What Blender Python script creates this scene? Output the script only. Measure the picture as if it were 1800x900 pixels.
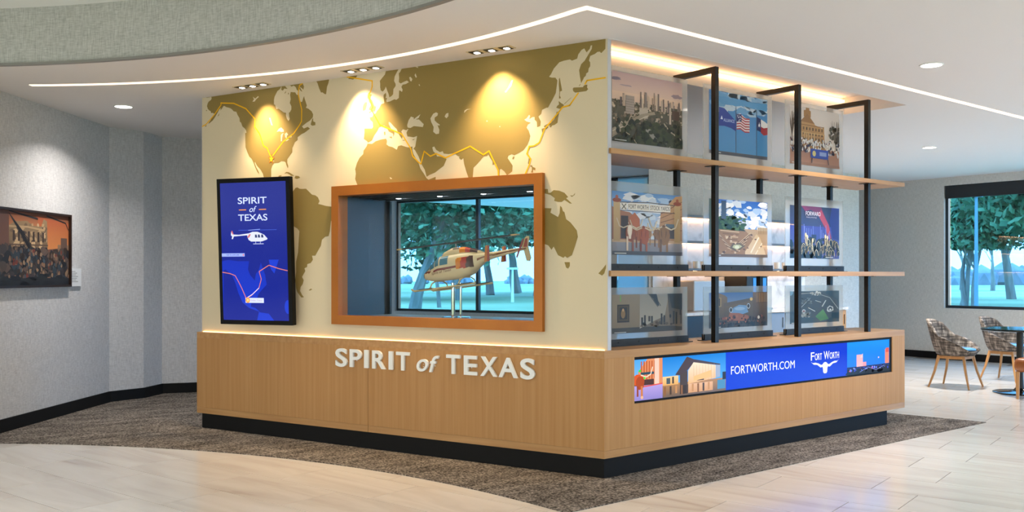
import bpy, bmesh, math, random
from mathutils import Vector, Matrix, geometry
PI = math.pi
for o in list(bpy.data.objects): bpy.data.objects.remove(o)
SC = bpy.context.scene
COL = SC.collection

# ---------------------------------------------------------------- camera
CAM = (-4.3186, -4.4548, 1.3697); YAW = 0.9007; FPX = 1620.0; HORIZON = 483.5
cd = bpy.data.cameras.new('camera'); cam = bpy.data.objects.new('camera', cd); COL.objects.link(cam)
cam.location = CAM; cam.rotation_euler = (PI/2, 0, YAW-PI/2)
cd.sensor_width = 36.0; cd.lens = FPX/1800*36; cd.shift_y = (HORIZON-450)/1800; cd.clip_end = 600
SC.camera = cam

# ---------------------------------------------------------------- world, exposure
w = bpy.data.worlds.new('sky'); SC.world = w; w.use_nodes = True
bg = w.node_tree.nodes['Background']; bg.inputs[0].default_value = (0.66, 0.82, 1.0, 1); bg.inputs[1].default_value = 6.2
SC.view_settings.view_transform = 'Standard'; SC.view_settings.look = 'None'
SC.view_settings.exposure = 0.34; SC.view_settings.gamma = 1.0; SC.view_settings.use_curve_mapping = False

# ---------------------------------------------------------------- pixel helpers (direction only; depth comes from planes)
AL = 1.9254                                  # angle of the mural wall from the shelf front
FW = Vector((math.cos(YAW), math.sin(YAW), 0)); RT = Vector((math.sin(YAW), -math.cos(YAW), 0)); CV = Vector(CAM)
UU = Vector((math.cos(AL), math.sin(AL), 0)); NN = Vector((math.sin(AL), -math.cos(AL), 0))
RL = AL-PI                                   # rotation of the mural frame: local x = -u, local y = into the wall
def ray(x, y): return FW+RT*((x-900)/FPX)+Vector((0, 0, (HORIZON-y)/FPX))
def on_mural(x, y, n=0.05):                  # -> (-u, z) on the mural plane
    d = ray(x, y); P = CV+d*((n-CV.dot(NN))/d.dot(NN)); return (-P.dot(UU), P.z)
def on_floor(x, y, z=0.0):
    d = ray(x, y); P = CV+d*((z-CV.z)/d.z); return (P.x, P.y)
def at_dist(x, dist):                        # a ground position in the direction of image column x
    P = CV+(FW+RT*((x-900)/FPX))*dist; return (P.x, P.y)
def LW(u, n, z=0.0): return UU*u+NN*n+Vector((0, 0, z))

# ---------------------------------------------------------------- materials
def lin(c):
    if isinstance(c, str): c = tuple(int(c[i:i+2], 16)/255 for i in (0, 2, 4))
    return tuple((v/12.92 if v <= .04045 else ((v+.055)/1.055)**2.4) for v in c[:3])
MATS = {}
def new_mat(name):
    m = bpy.data.materials.new(name); m.use_nodes = True; nt = m.node_tree
    return m, nt, nt.nodes['Principled BSDF']
def mat(name, color, rough=.5, metal=0., emit=0., spec=.5, coat=0.):
    if name in MATS: return MATS[name]
    m, nt, b = new_mat(name); c = (*lin(color), 1)
    b.inputs['Base Color'].default_value = c; b.inputs['Roughness'].default_value = rough
    b.inputs['Metallic'].default_value = metal; b.inputs['Specular IOR Level'].default_value = spec
    b.inputs['Coat Weight'].default_value = coat
    if emit: b.inputs['Emission Color'].default_value = c; b.inputs['Emission Strength'].default_value = emit
    MATS[name] = m; return m
def N(nt, typ, **k):
    n = nt.nodes.new(typ)
    for a, v in k.items():
        if a.startswith('i_'):
            key = a[2:]; n.inputs[int(key) if key.isdigit() else key.replace('_', ' ')].default_value = v
        else: setattr(n, a, v)
    return n
def ramp(nt, stops):
    r = N(nt, 'ShaderNodeValToRGB'); e = r.color_ramp.elements
    while len(e) < len(stops): e.new(.5)
    for el, (p, c) in zip(e, stops): el.position = p; el.color = (*lin(c), 1)
    return r
def noise_mat(name, stops, scale=(1, 1, 1), nscale=5., detail=6., rough=.5, bump=0., bscale=None, rrand=False, spec=.5, distort=0., metal=0., coat=0.):
    if name in MATS: return MATS[name]
    m, nt, b = new_mat(name); L = nt.links.new
    tc = N(nt, 'ShaderNodeTexCoord'); mp = N(nt, 'ShaderNodeMapping'); mp.inputs['Scale'].default_value = scale
    src = tc.outputs['Object']
    if rrand:
        oi = N(nt, 'ShaderNodeObjectInfo'); ad = N(nt, 'ShaderNodeVectorMath', operation='ADD'); sc = N(nt, 'ShaderNodeVectorMath', operation='SCALE'); sc.inputs[3].default_value = 37.0
        cb = N(nt, 'ShaderNodeCombineXYZ'); L(oi.outputs['Random'], cb.inputs[0]); L(oi.outputs['Random'], cb.inputs[1]); L(cb.outputs[0], sc.inputs[0])
        L(src, ad.inputs[0]); L(sc.outputs[0], ad.inputs[1]); src = ad.outputs[0]
    L(src, mp.inputs['Vector'])
    nz = N(nt, 'ShaderNodeTexNoise'); nz.inputs['Scale'].default_value = nscale; nz.inputs['Detail'].default_value = detail; nz.inputs['Distortion'].default_value = distort
    L(mp.outputs[0], nz.inputs['Vector']); r = ramp(nt, stops); L(nz.outputs['Fac'], r.inputs[0]); L(r.outputs[0], b.inputs['Base Color'])
    b.inputs['Roughness'].default_value = rough; b.inputs['Specular IOR Level'].default_value = spec; b.inputs['Metallic'].default_value = metal; b.inputs['Coat Weight'].default_value = coat
    if bump:
        bp = N(nt, 'ShaderNodeBump'); bp.inputs['Strength'].default_value = bump; bp.inputs['Distance'].default_value = .01
        if bscale:
            n2 = N(nt, 'ShaderNodeTexNoise'); n2.inputs['Scale'].default_value = bscale; n2.inputs['Detail'].default_value = 3; L(tc.outputs['Object'], n2.inputs['Vector']); L(n2.outputs['Fac'], bp.inputs['Height'])
        else: L(nz.outputs['Fac'], bp.inputs['Height'])
        L(bp.outputs[0], b.inputs['Normal'])
    MATS[name] = m; return m
def weave_mat(name, c1, c2, c3, s=90., rough=.85, k=.5):          # woven wall covering: two crossed stretched noises
    m, nt, b = new_mat(name); L = nt.links.new; tc = N(nt, 'ShaderNodeTexCoord'); fs = []
    for sc in ((s*.35, s*.35, s*3.2), (s*2.2, s*2.2, s*.25)):
        mp = N(nt, 'ShaderNodeMapping'); mp.inputs['Scale'].default_value = (sc[0], sc[1], sc[2]); L(tc.outputs['Object'], mp.inputs[0])
        nz = N(nt, 'ShaderNodeTexNoise'); nz.inputs['Scale'].default_value = 1; nz.inputs['Detail'].default_value = 3; L(mp.outputs[0], nz.inputs['Vector']); fs.append(nz)
    ad = N(nt, 'ShaderNodeMath', operation='ADD'); L(fs[0].outputs['Fac'], ad.inputs[0]); L(fs[1].outputs['Fac'], ad.inputs[1])
    hf = N(nt, 'ShaderNodeMath', operation='MULTIPLY'); hf.inputs[1].default_value = .5; L(ad.outputs[0], hf.inputs[0])
    r = ramp(nt, [(.32, c1), (.5, c2), (.68, c3)]); L(hf.outputs[0], r.inputs[0]); L(r.outputs[0], b.inputs['Base Color'])
    bp = N(nt, 'ShaderNodeBump'); bp.inputs['Strength'].default_value = k*.5; bp.inputs['Distance'].default_value = .004; L(hf.outputs[0], bp.inputs['Height']); L(bp.outputs[0], b.inputs['Normal'])
    b.inputs['Roughness'].default_value = rough; b.inputs['Specular IOR Level'].default_value = .25
    MATS[name] = m; return m
def glass_mat(name, tint, haze=0., rough=.02, hazecol=(.9, .93, .95), gl=1.0):
    m, nt, b = new_mat(name); L = nt.links.new; nt.nodes.remove(b); out = nt.nodes['Material Output']
    tr = N(nt, 'ShaderNodeBsdfTransparent'); tr.inputs[0].default_value = (*lin(tint), 1)
    gs = N(nt, 'ShaderNodeBsdfGlossy'); gs.inputs['Roughness'].default_value = rough; gs.inputs[0].default_value = (gl, gl, gl, 1)
    fr = N(nt, 'ShaderNodeFresnel'); fr.inputs[0].default_value = 1.45
    cur = tr
    if haze:
        df = N(nt, 'ShaderNodeBsdfDiffuse'); df.inputs[0].default_value = (*lin(hazecol), 1); tl = N(nt, 'ShaderNodeBsdfTranslucent'); tl.inputs[0].default_value = (*lin(hazecol), 1)
        m2 = N(nt, 'ShaderNodeMixShader'); L(df.outputs[0], m2.inputs[1]); L(tl.outputs[0], m2.inputs[2]); m2.inputs[0].default_value = .5
        m1 = N(nt, 'ShaderNodeMixShader'); m1.inputs[0].default_value = haze; L(tr.outputs[0], m1.inputs[1]); L(m2.outputs[0], m1.inputs[2]); cur = m1
    ge = N(nt, 'ShaderNodeNewGeometry'); fm = N(nt, 'ShaderNodeMath', operation='SUBTRACT'); fm.use_clamp = True; L(fr.outputs[0], fm.inputs[0]); L(ge.outputs['Backfacing'], fm.inputs[1])   # reflect once, on the outer face
    mx = N(nt, 'ShaderNodeMixShader'); L(fm.outputs[0], mx.inputs[0]); L(cur.outputs[0], mx.inputs[1]); L(gs.outputs[0], mx.inputs[2]); L(mx.outputs[0], out.inputs[0])
    MATS[name] = m; return m
def art_mat(name, emit=0., rough=.35, clear=0., gain=1.0):                   # flat print or screen: colours carried by the print mesh
    m, nt, b = new_mat(name); L = nt.links.new; at = N(nt, 'ShaderNodeAttribute', attribute_name='ink')
    if emit:
        b.inputs['Base Color'].default_value = (.004, .004, .004, 1); b.inputs['Specular IOR Level'].default_value = .15; L(at.outputs['Color'], b.inputs['Emission Color']); b.inputs['Emission Strength'].default_value = emit
    else: L(at.outputs['Color'], b.inputs['Base Color'])
    b.inputs['Roughness'].default_value = rough
    if clear:
        tr = N(nt, 'ShaderNodeBsdfTransparent'); mx = N(nt, 'ShaderNodeMixShader'); mx.inputs[0].default_value = clear
        L(b.outputs[0], mx.inputs[1]); L(tr.outputs[0], mx.inputs[2]); L(mx.outputs[0], nt.nodes['Material Output'].inputs[0])
    MATS[name] = m; return m

M_WALL = weave_mat('grey_wallcovering', 'adadb0', 'c6c6c8', 'd8d8d9', s=70)
M_WALLB = weave_mat('beige_wallcovering', 'bbb7b0', 'd0ccc5', 'dedad3', s=60)
M_FASCIA = weave_mat('sage_grey_wallcovering', 'a3a6a6', 'c0c2c2', 'd5d6d6', s=55)
M_CEIL = mat('white_ceiling_paint', 'e8e6e6', .9)
M_CEILUP = mat('white_upper_ceiling', 'eef2f2', .9)
M_BASE = mat('black_baseboard', '121213', .6, spec=.2)
M_TILE = noise_mat('marble_floor_tile', [(.22, 'b9aea5'), (.32, 'd6cfc8'), (.5, 'e2ddd7'), (.8, 'ebe8e4')], scale=(2.6, .4, 1), nscale=1.5, detail=7, rough=.2, rrand=True, distort=1.2, spec=.6, coat=.6)
M_TILE.node_tree.nodes['Principled BSDF'].inputs['Coat Roughness'].default_value = .14
M_GROUT = mat('floor_grout', '5f5852', .9)
def carpet_mat():
    m, nt, b = new_mat('grey_brown_carpet'); L = nt.links.new; tc = N(nt, 'ShaderNodeTexCoord'); out = []
    for sc, ns, dt in (((1, 1, 1), 75., 4.), ((1.0, 3.2, 1), 2.6, 6.)):
        mp = N(nt, 'ShaderNodeMapping'); mp.inputs['Scale'].default_value = sc; mp.inputs['Rotation'].default_value = (0, 0, .6); L(tc.outputs['Object'], mp.inputs[0])
        nz = N(nt, 'ShaderNodeTexNoise'); nz.inputs['Scale'].default_value = ns; nz.inputs['Detail'].default_value = dt; L(mp.outputs[0], nz.inputs['Vector']); out.append(nz.outputs['Fac'])
    mx = N(nt, 'ShaderNodeMix'); mx.inputs[0].default_value = .27; L(out[0], mx.inputs[2]); L(out[1], mx.inputs[3])
    r = ramp(nt, [(.36, '2b2826'), (.46, '55504b'), (.54, '79726c'), (.64, '9c948c')]); L(mx.outputs[0], r.inputs[0]); L(r.outputs[0], b.inputs['Base Color'])
    bp = N(nt, 'ShaderNodeBump'); bp.inputs['Strength'].default_value = .8; bp.inputs['Distance'].default_value = .006; L(out[0], bp.inputs['Height']); L(bp.outputs[0], b.inputs['Normal'])
    b.inputs['Roughness'].default_value = 1; b.inputs['Specular IOR Level'].default_value = .05; return m
M_CARPET = carpet_mat()
M_WOODV = noise_mat('oak_veneer_vertical', [(.3, 'b08150'), (.5, 'b78958'), (.72, 'be9161')], scale=(34, 34, .7), nscale=1.2, detail=6, rough=.45, spec=.22)
M_WOODH = noise_mat('oak_veneer_horizontal', [(.3, 'ac7d4e'), (.5, 'b68958'), (.72, 'c09463')], scale=(1.0, 22, 22), nscale=1.2, detail=5, rough=.38, spec=.4)
M_BLACK = mat('black_powder_coat', '17150f', .5)
M_STEEL = noise_mat('dark_bronze_steel', [(.3, '1f1c19'), (.7, '2a2623')], nscale=40, rough=.42, metal=.3)
M_MURAL = mat('cream_mural_ground', 'dacfb4', .75, spec=.2)
M_LAND = mat('olive_map_ink', '93804c', .75, spec=.2)
M_ROUTE = mat('amber_route_ink', 'f2ba1c', .6, spec=.2)
M_EDGE = mat('light_grey_edge', 'c9c8cc', .5)
M_ORANGE = noise_mat('satin_copper_orange', [(.3, 'a35c0a'), (.7, 'b06812')], nscale=3, rough=.36, metal=.25)
M_WHITE = mat('white_acrylic_letter', 'eef0f0', .35)
M_CHROME = mat('chrome', 'd8dde0', .08, 1.0)
M_DARKG = mat('charcoal_panel', '3f4147', .3)
M_GLASSF = glass_mat('case_glass', 'fafcfc', gl=.13)
M_GLASSW = glass_mat('teal_window_glass', 'aedcf6')
M_ACRY = glass_mat('frosted_acrylic', 'f4f7f8', haze=.26, rough=.05, hazecol=(.99, .99, .995), gl=.7)
M_FRAME = mat('dark_window_frame', '1e262c', .4)
M_MARBLE = noise_mat('white_marble', [(.3, 'b8b4ae'), (.45, 'dedad5'), (.8, 'efece8')], nscale=2.2, detail=8, rough=.2, distort=2.0)
M_LEDW = mat('warm_led', 'ffc588', .5, emit=5.5)
M_LEDC = mat('peach_ceiling_led', 'ffe0bf', .5, emit=1.5)
M_LAMP = mat('downlight_lens', 'fff1e0', .5, emit=14.0)
M_PRINT = art_mat('printed_photo', rough=.3, clear=.10)
M_SCREEN = art_mat('lit_screen', emit=1.0, rough=.12)
M_PAINT = art_mat('painted_canvas', rough=.6)

# ---------------------------------------------------------------- mesh helpers
def box(bm, lo, hi, M=None, mi=0):
    x0, y0, z0 = lo; x1, y1, z1 = hi
    vs = [bm.verts.new((M @ Vector(p)) if M else p) for p in ((x0, y0, z0), (x1, y0, z0), (x1, y1, z0), (x0, y1, z0), (x0, y0, z1), (x1, y0, z1), (x1, y1, z1), (x0, y1, z1))]
    for f in ((0, 3, 2, 1), (4, 5, 6, 7), (0, 1, 5, 4), (1, 2, 6, 5), (2, 3, 7, 6), (3, 0, 4, 7)):
        fc = bm.faces.new([vs[i] for i in f]); fc.material_index = mi
def prism(bm, pts, z0, z1, M=None):            # extrude a plan polygon (x, y) in z
    T = (lambda p: (M @ Vector(p))) if M else (lambda p: p)
    a = sum(pts[i][0]*pts[(i+1) % len(pts)][1]-pts[(i+1) % len(pts)][0]*pts[i][1] for i in range(len(pts)))
    if a < 0: pts = pts[::-1]
    lo = [bm.verts.new(T((x, y, z0))) for x, y in pts]; hi = [bm.verts.new(T((x, y, z1))) for x, y in pts]; n = len(pts)
    for i in range(n): bm.faces.new((lo[i], lo[(i+1) % n], hi[(i+1) % n], hi[i]))
    for t in geometry.tessellate_polygon([[Vector((x, y, 0)) for x, y in pts]]):
        u = pts[t[0]]; v = pts[t[1]]; q = pts[t[2]]
        if (v[0]-u[0])*(q[1]-u[1])-(q[0]-u[0])*(v[1]-u[1]) < 0: t = (t[0], t[2], t[1])
        bm.faces.new([hi[i] for i in t]); bm.faces.new([lo[i] for i in t[::-1]])
XZ = Matrix(((1, 0, 0, 0), (0, 0, -1, 0), (0, 1, 0, 0), (0, 0, 0, 1)))     # plan polygon -> upright polygon facing -y
def tube(bm, pts, r, n=8, cap=True):
    pts = [Vector(p) for p in pts]; rings = []; rs = r if isinstance(r, (list, tuple)) else [r]*len(pts)
    for i, p in enumerate(pts):
        d = (pts[min(i+1, len(pts)-1)]-pts[max(i-1, 0)]).normalized()
        a = d.cross(Vector((0, 0, 1))); a = a.normalized() if a.length > 1e-4 else Vector((1, 0, 0)); b = d.cross(a)
        rings.append([bm.verts.new(p+(a*math.cos(2*PI*k/n)+b*math.sin(2*PI*k/n))*rs[i]) for k in range(n)])
    for q in range(len(rings)-1):
        for k in range(n): bm.faces.new((rings[q][k], rings[q][(k+1) % n], rings[q+1][(k+1) % n], rings[q+1][k]))
    if cap: bm.faces.new(rings[0][::-1]); bm.faces.new(rings[-1])
def lathe(bm, prof, n=24, M=None, cap=True):
    rings = []
    for r, z in prof:
        rings.append([bm.verts.new((M @ Vector((r*math.cos(2*PI*k/n), r*math.sin(2*PI*k/n), z))) if M else (r*math.cos(2*PI*k/n), r*math.sin(2*PI*k/n), z)) for k in range(n)])
    for q in range(len(rings)-1):
        for k in range(n): bm.faces.new((rings[q][k], rings[q][(k+1) % n], rings[q+1][(k+1) % n], rings[q+1][k]))
    if cap:
        bm.faces.new(rings[0][::-1]); bm.faces.new(rings[-1])
BASE = {}
def obj(name, bm, m, parent=None, smooth=False, bevel=0., shift=None):
    me = bm
    if isinstance(bm, bmesh.types.BMesh):
        if bevel: bmesh.ops.bevel(bm, geom=[e for e in bm.edges], offset=bevel, segments=2, profile=.5, affect='EDGES', clamp_overlap=True)
        bmesh.ops.recalc_face_normals(bm, faces=bm.faces)
        me = bpy.data.meshes.new(name); bm.to_mesh(me); bm.free()
    sh = shift if shift is not None else (BASE.get(parent.name) if parent else None)
    if sh is not None: me.transform(Matrix.Translation(-Vector(sh)))
    for x in (m if isinstance(m, (list, tuple)) else [m]):
        if x: me.materials.append(x)
    if smooth:
        me.polygons.foreach_set('use_smooth', [True]*len(me.polygons))
        if smooth != 'all':
            try: me.set_sharp_from_angle(angle=math.radians(35))
            except Exception: pass
    o = bpy.data.objects.new(name, me); COL.objects.link(o)
    if parent: o.parent = parent
    return o
def tag(o, label=None, cat=None, group=None, kind=None):
    if label: o['label'] = label
    if cat: o['category'] = cat
    if group: o['group'] = group
    if kind: o['kind'] = kind
    return o
def thing(name, label=None, cat=None, base=(0, 0, 0), frame='W', group=None, kind=None):
    # base in frame coordinates; 'L' = mural frame (local x = -u), 'W' = world = shelf frame
    o = bpy.data.objects.new(name, None); COL.objects.link(o); o.empty_display_size = .1
    if frame == 'L': o.location = Matrix.Rotation(RL, 4, 'Z') @ Vector(base); o.rotation_euler = (0, 0, RL)
    else: o.location = base
    BASE[o.name] = tuple(base); return tag(o, label, cat, group, kind)
def solo(name, bm, m, label, cat, frame='W', group=None, base=None, **k):       # a thing that is one mesh
    o = obj(name, bm, m, None, shift=base, **k)
    if frame == 'L': o.rotation_euler = (0, 0, RL); o.location = Matrix.Rotation(RL, 4, 'Z') @ Vector(base or (0, 0, 0))
    elif base: o.location = base
    return tag(o, label, cat, group)
def struct(name, bm, m, parent=None, **k):
    o = obj(name, bm, m, parent, **k)
    if parent is None: o['kind'] = 'structure'
    return o
def dup(root, loc, rotz, label=None, group=None):
    r = root.copy(); COL.objects.link(r); r.location = loc; r.rotation_euler = (0, 0, rotz)
    if label: r['label'] = label
    if group: r['group'] = group
    for ch in list(root.children):
        c = ch.copy(); COL.objects.link(c); c.parent = r
        for g in ch.children: d = g.copy(); COL.objects.link(d); d.parent = c
    return r
def BM(): return bmesh.new()
def boxes(*bs, M=None):
    bm = BM()
    for lo, hi in bs: box(bm, lo, hi, M)
    return bm
def prismbm(pts, z0, z1, M=None):
    bm = BM(); prism(bm, pts, z0, z1, M); return bm
def frame_bm(x0, x1, z0, z1, hx0, hx1, hz0, hz1, y0, y1):   # upright slab with a rectangular hole, one watertight mesh
    bm = BM(); xs = (x0, hx0, hx1, x1); zs = (z0, hz0, hz1, z1); V = {}
    for y in (y0, y1):
        for i, x in enumerate(xs):
            for j, z in enumerate(zs): V[y, i, j] = bm.verts.new((x, y, z))
    for y in (y0, y1):
        for i in range(3):
            for j in range(3):
                if (i, j) != (1, 1): bm.faces.new((V[y, i, j], V[y, i+1, j], V[y, i+1, j+1], V[y, i, j+1]))
    for i in range(3):
        for j in (0, 3): bm.faces.new((V[y0, i, j], V[y0, i+1, j], V[y1, i+1, j], V[y1, i, j]))
        for i2 in (0, 3): bm.faces.new((V[y0, i2, i], V[y0, i2, i+1], V[y1, i2, i+1], V[y1, i2, i]))
    for j in (1, 2): bm.faces.new((V[y0, 1, j], V[y0, 2, j], V[y1, 2, j], V[y1, 1, j]))
    for i in (1, 2): bm.faces.new((V[y0, i, 1], V[y0, i, 2], V[y1, i, 2], V[y1, i, 1]))
    return bm

# ---------------------------------------------------------------- lettering and flat art
TXT = {}
def text_mesh(s, off=0., shear=0., space=1.):      # triangles of a line of type, normalised to its own box
    key = (s, off, shear, space)
    if key in TXT: return TXT[key]
    cu = bpy.data.curves.new('type', 'FONT'); cu.body = s; cu.offset = off; cu.shear = shear; cu.space_character = space; cu.resolution_u = 5
    o = bpy.data.objects.new('type', cu); COL.objects.link(o)
    dg = bpy.context.evaluated_depsgraph_get(); dg.update()
    me = bpy.data.meshes.new_from_object(o.evaluated_get(dg)); me.calc_loop_triangles()
    vs = [(v.co.x, v.co.y) for v in me.vertices]; tr = [tuple(t.vertices) for t in me.loop_triangles]
    x0 = min(v[0] for v in vs); x1 = max(v[0] for v in vs); y0 = min(v[1] for v in vs); y1 = max(v[1] for v in vs)
    r = ([((x-x0)/(x1-x0), (y-y0)/(y1-y0)) for x, y in vs], tr, (x1-x0)/(y1-y0))
    bpy.data.objects.remove(o); bpy.data.curves.remove(cu); bpy.data.meshes.remove(me); TXT[key] = r; return r
class Art:
    def __init__(s, seed=1): s.v = []; s.f = []; s.c = []; s.k = 0; s.r = random.Random(seed)
    def _add(s, pts, tris, cols):
        b = len(s.v)
        for x, y in pts: s.v.append((min(max(x, 0), 1), min(max(y, 0), 1), s.k))
        for t in tris: s.f.append([b+i for i in t]); s.c.append([cols[i] for i in t])
    def layer(s): s.k += 1
    def poly(s, pts, c, c2=None, up=True):
        if up: s.k += 1
        a = lin(c); b = lin(c2) if c2 else a; ys = [p[1] for p in pts]; lo, hi = min(ys), max(ys)
        cols = [tuple(a[i]+(b[i]-a[i])*((y-lo)/(hi-lo) if hi > lo else 0) for i in range(3)) for x, y in pts]
        tr = geometry.tessellate_polygon([[Vector((x, y, 0)) for x, y in pts]]); s._add(pts, tr, cols)
    def rect(s, x0, y0, x1, y1, c, c2=None, up=True): s.poly([(x0, y0), (x1, y0), (x1, y1), (x0, y1)], c, c2, up)
    def ell(s, x, y, rx, ry, c, n=14, up=True, jit=0.):
        s.poly([(x+rx*(1+s.r.uniform(-jit, jit))*math.cos(2*PI*i/n), y+ry*(1+s.r.uniform(-jit, jit))*math.sin(2*PI*i/n)) for i in range(n)], c, None, up)
    def line(s, pts, wd, c, asp=1.5):
        s.k += 1
        for (x0, y0), (x1, y1) in zip(pts, pts[1:]):
            dx, dy = (x1-x0)*asp, y1-y0; l = math.hypot(dx, dy) or 1; nx, ny = -dy/l*wd/2/asp, dx/l*wd/2
            s.poly([(x0+nx, y0+ny), (x1+nx, y1+ny), (x1-nx, y1-ny), (x0-nx, y0-ny)], c, None, False)
    def scat(s, n, x0, y0, x1, y1, rx, ry, cols, jit=.35, nv=7):
        s.k += 1
        for i in range(n):
            if i % 12 == 11: s.k += 1
            q = s.r.uniform(.6, 1.3); s.ell(s.r.uniform(x0, x1), s.r.uniform(y0, y1), rx*q, ry*q, s.r.choice(cols), nv, False, jit)
    def text(s, t, x0, y0, x1, y1, c, off=0., shear=0., space=1.):
        s.k += 1; v, tr, a = text_mesh(t, off, shear, space); col = lin(c)
        s._add([(x0+(x1-x0)*x, y0+(y1-y0)*y) for x, y in v], tr, [col]*len(v))
    def build(s, name, wd, ht, m, parent, org, eps=5e-5):
        # lies in the local xz plane, facing -y; org = lower-left corner in frame coordinates
        me = bpy.data.meshes.new(name)
        me.from_pydata([(org[0]+x*wd, org[1]-k*eps, org[2]+y*ht) for x, y, k in s.v], [], s.f)
        at = me.attributes.new('ink', 'FLOAT_COLOR', 'CORNER'); fl = []
        for c in s.c:
            for q in c: fl += [*q, 1.0]
        at.data.foreach_set('color', fl)
        return obj(name, me, m, parent)
# ================================================================ SETTING
ZC = 2.965                                                      # ceiling height
# floor: grout bed, then each tile
TH = math.radians(13.58); TW, TL = .4325, .875
X_FAR = 10.6
floor = struct('floor', boxes(((-14.2, -9.2, -.12), (X_FAR+.1, 12.5, -.004))), M_GROUT)
def tile_mesh():
    bm = BM(); box(bm, (-TW/2+.0022, -TL/2+.0022, -.0035), (TW/2-.0022, TL/2-.0022, 0)); me = bpy.data.meshes.new('tile')
    bmesh.ops.recalc_face_normals(bm, faces=bm.faces); bm.to_mesh(me); bm.free(); me.materials.append(M_TILE); return me
CARC = (-6.8315, -.6141, 6.045)
def arc(c, a0, a1, n, dr=0.): return [(c[0]+(c[2]+dr)*math.cos(a0+(a1-a0)*i/n), c[1]+(c[2]+dr)*math.sin(a0+(a1-a0)*i/n)) for i in range(n+1)]
def in_poly(x, y, P):
    r = False; n = len(P)
    for i in range(n):
        (x0, y0), (x1, y1) = P[i], P[i-1]
        if (y0 > y) != (y1 > y) and x < (x1-x0)*(y-y0)/(y1-y0)+x0: r = not r
    return r
CARPET = [(-.775, -.5), (4.44, -.484), (4.27, .364), (3.9, 2.2), (3.4, 4.0), (.9, 6.2), (.31, 5.95), (-.51, 6.235), (-.875, 6.355), (-1.15, 6.095), (-1.54, 5.99), (-3.40, 3.865)]
a_end = math.atan2(3.865-CARC[1], -3.40-CARC[0]); a_st = math.atan2(-.5-CARC[1], -.775-CARC[0])
CARPET += arc(CARC, a_end+.0, a_st, 48)[1:-1]
tm = tile_mesh(); cT, sT = math.cos(TH), math.sin(TH); cand = []
for k in range(-44, 40):
    sc_ = .39+TW*(k+.5); t0 = -1.775 if k % 2 == 0 else -1.49
    for j in range(-20, 22):
        tc_ = t0+TL*(j+.5); x = sc_*cT-tc_*sT; y = sc_*sT+tc_*cT
        if not (-14 < x < X_FAR-.2 and -9 < y < 12.3): continue
        cor = [(x+a*cT*TW/2-b*sT*TL/2, y+a*sT*TW/2+b*cT*TL/2) for a in (-1, 1) for b in (-1, 1)]
        if all(in_poly(px, py, CARPET) for px, py in cor): continue
        d = Vector((x, y, 0))-CV; dz = d.dot(FW); px = 900+FPX*d.dot(RT)/dz if dz > .5 else -1e6
        py = HORIZON+FPX*CAM[2]/dz if dz > .5 else 9e9
        vis = dz > .5 and -120 < px < 1920 and py < 1010 and not (px < 1560 and y > .2 and x > -.6+.0 and in_poly(x, y, [(-.3, 0), (4, 0), (9, 4), (3, 12), (-1.5, 4)]))
        cand.append((0 if vis else 1, dz, x, y))
cand.sort(key=lambda c: (c[0], c[1])); rest = BM()
for i, (nv, dz, x, y) in enumerate(cand):
    if i < 300 and nv == 0:
        o = bpy.data.objects.new('tile', tm); COL.objects.link(o); o.parent = floor; o.location = (x, y, 0); o.rotation_euler = (0, 0, TH)
    else:
        M = Matrix.Translation((x, y, 0)) @ Matrix.Rotation(TH, 4, 'Z'); vs = [rest.verts.new(M @ Vector((a*(TW/2-.0022), b*(TL/2-.0022), 0))) for a, b in ((-1, -1), (1, -1), (1, 1), (-1, 1))]; rest.faces.new(vs)
o = obj('distant_tiles', rest, M_TILE, floor); o['kind'] = 'stuff'
carpet = solo('carpet', prismbm(CARPET, .0, .006), M_CARPET, 'grey brown patterned carpet with a curved edge laid around the display counter', 'carpet')

# ceiling with the round recess, the shelf cove and the slots
FASC = (-7.045, -.693, 5.793)
COVE = (.06, 3.95, .02, .67)
def fill_with_holes(loops, z, name, m):
    bm = BM(); es = []
    for lp in loops:
        vs = [bm.verts.new((x, y, z)) for x, y in lp]
        es += [bm.edges.new((vs[i], vs[(i+1) % len(vs)])) for i in range(len(vs))]
    bmesh.ops.triangle_fill(bm, use_beauty=True, use_dissolve=False, edges=es)
    return struct(name, bm, m)
circ = arc(FASC, 0, 2*PI*(1-1/144), 143)
ceiling = fill_with_holes([[(-14.2, -9.2), (X_FAR+.1, -9.2), (X_FAR+.1, 12.5), (-14.2, 12.5)], circ, [(COVE[0], COVE[2]), (COVE[1], COVE[2]), (COVE[1], COVE[3]), (COVE[0], COVE[3])]], ZC, 'ceiling', M_CEIL)
ZU = 3.40
bm = BM()
vs = [[bm.verts.new((FASC[0]+r*math.cos(2*PI*i/144), FASC[1]+r*math.sin(2*PI*i/144), z)) for i in range(144)] for r, z in ((5.793, ZC+.012), (5.793, ZU))]
for i in range(144): bm.faces.new((vs[0][i], vs[0][(i+1) % 144], vs[1][(i+1) % 144], vs[1][i]))
fascia = struct('wall_rotunda_fascia', bm, M_FASCIA, smooth='all')
bm = BM(); prof = ((5.775, ZC-.004), (5.815, ZC-.004), (5.815, ZC+.014), (5.775, ZC+.014))
vs = [[bm.verts.new((FASC[0]+r*math.cos(2*PI*i/144), FASC[1]+r*math.sin(2*PI*i/144), z)) for i in range(144)] for r, z in prof]
for q in range(4):
    for i in range(144): bm.faces.new((vs[q][i], vs[q][(i+1) % 144], vs[(q+1) % 4][(i+1) % 144], vs[(q+1) % 4][i]))
struct('trim_1', bm, mat('grey_metal_trim', '8d8c8b', .5))
struct('ceiling_rotunda', prismbm(arc((FASC[0], FASC[1], 5.9), 0, 2*PI*(1-1/96), 95), ZU, ZU+.1), M_CEILUP)
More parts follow.
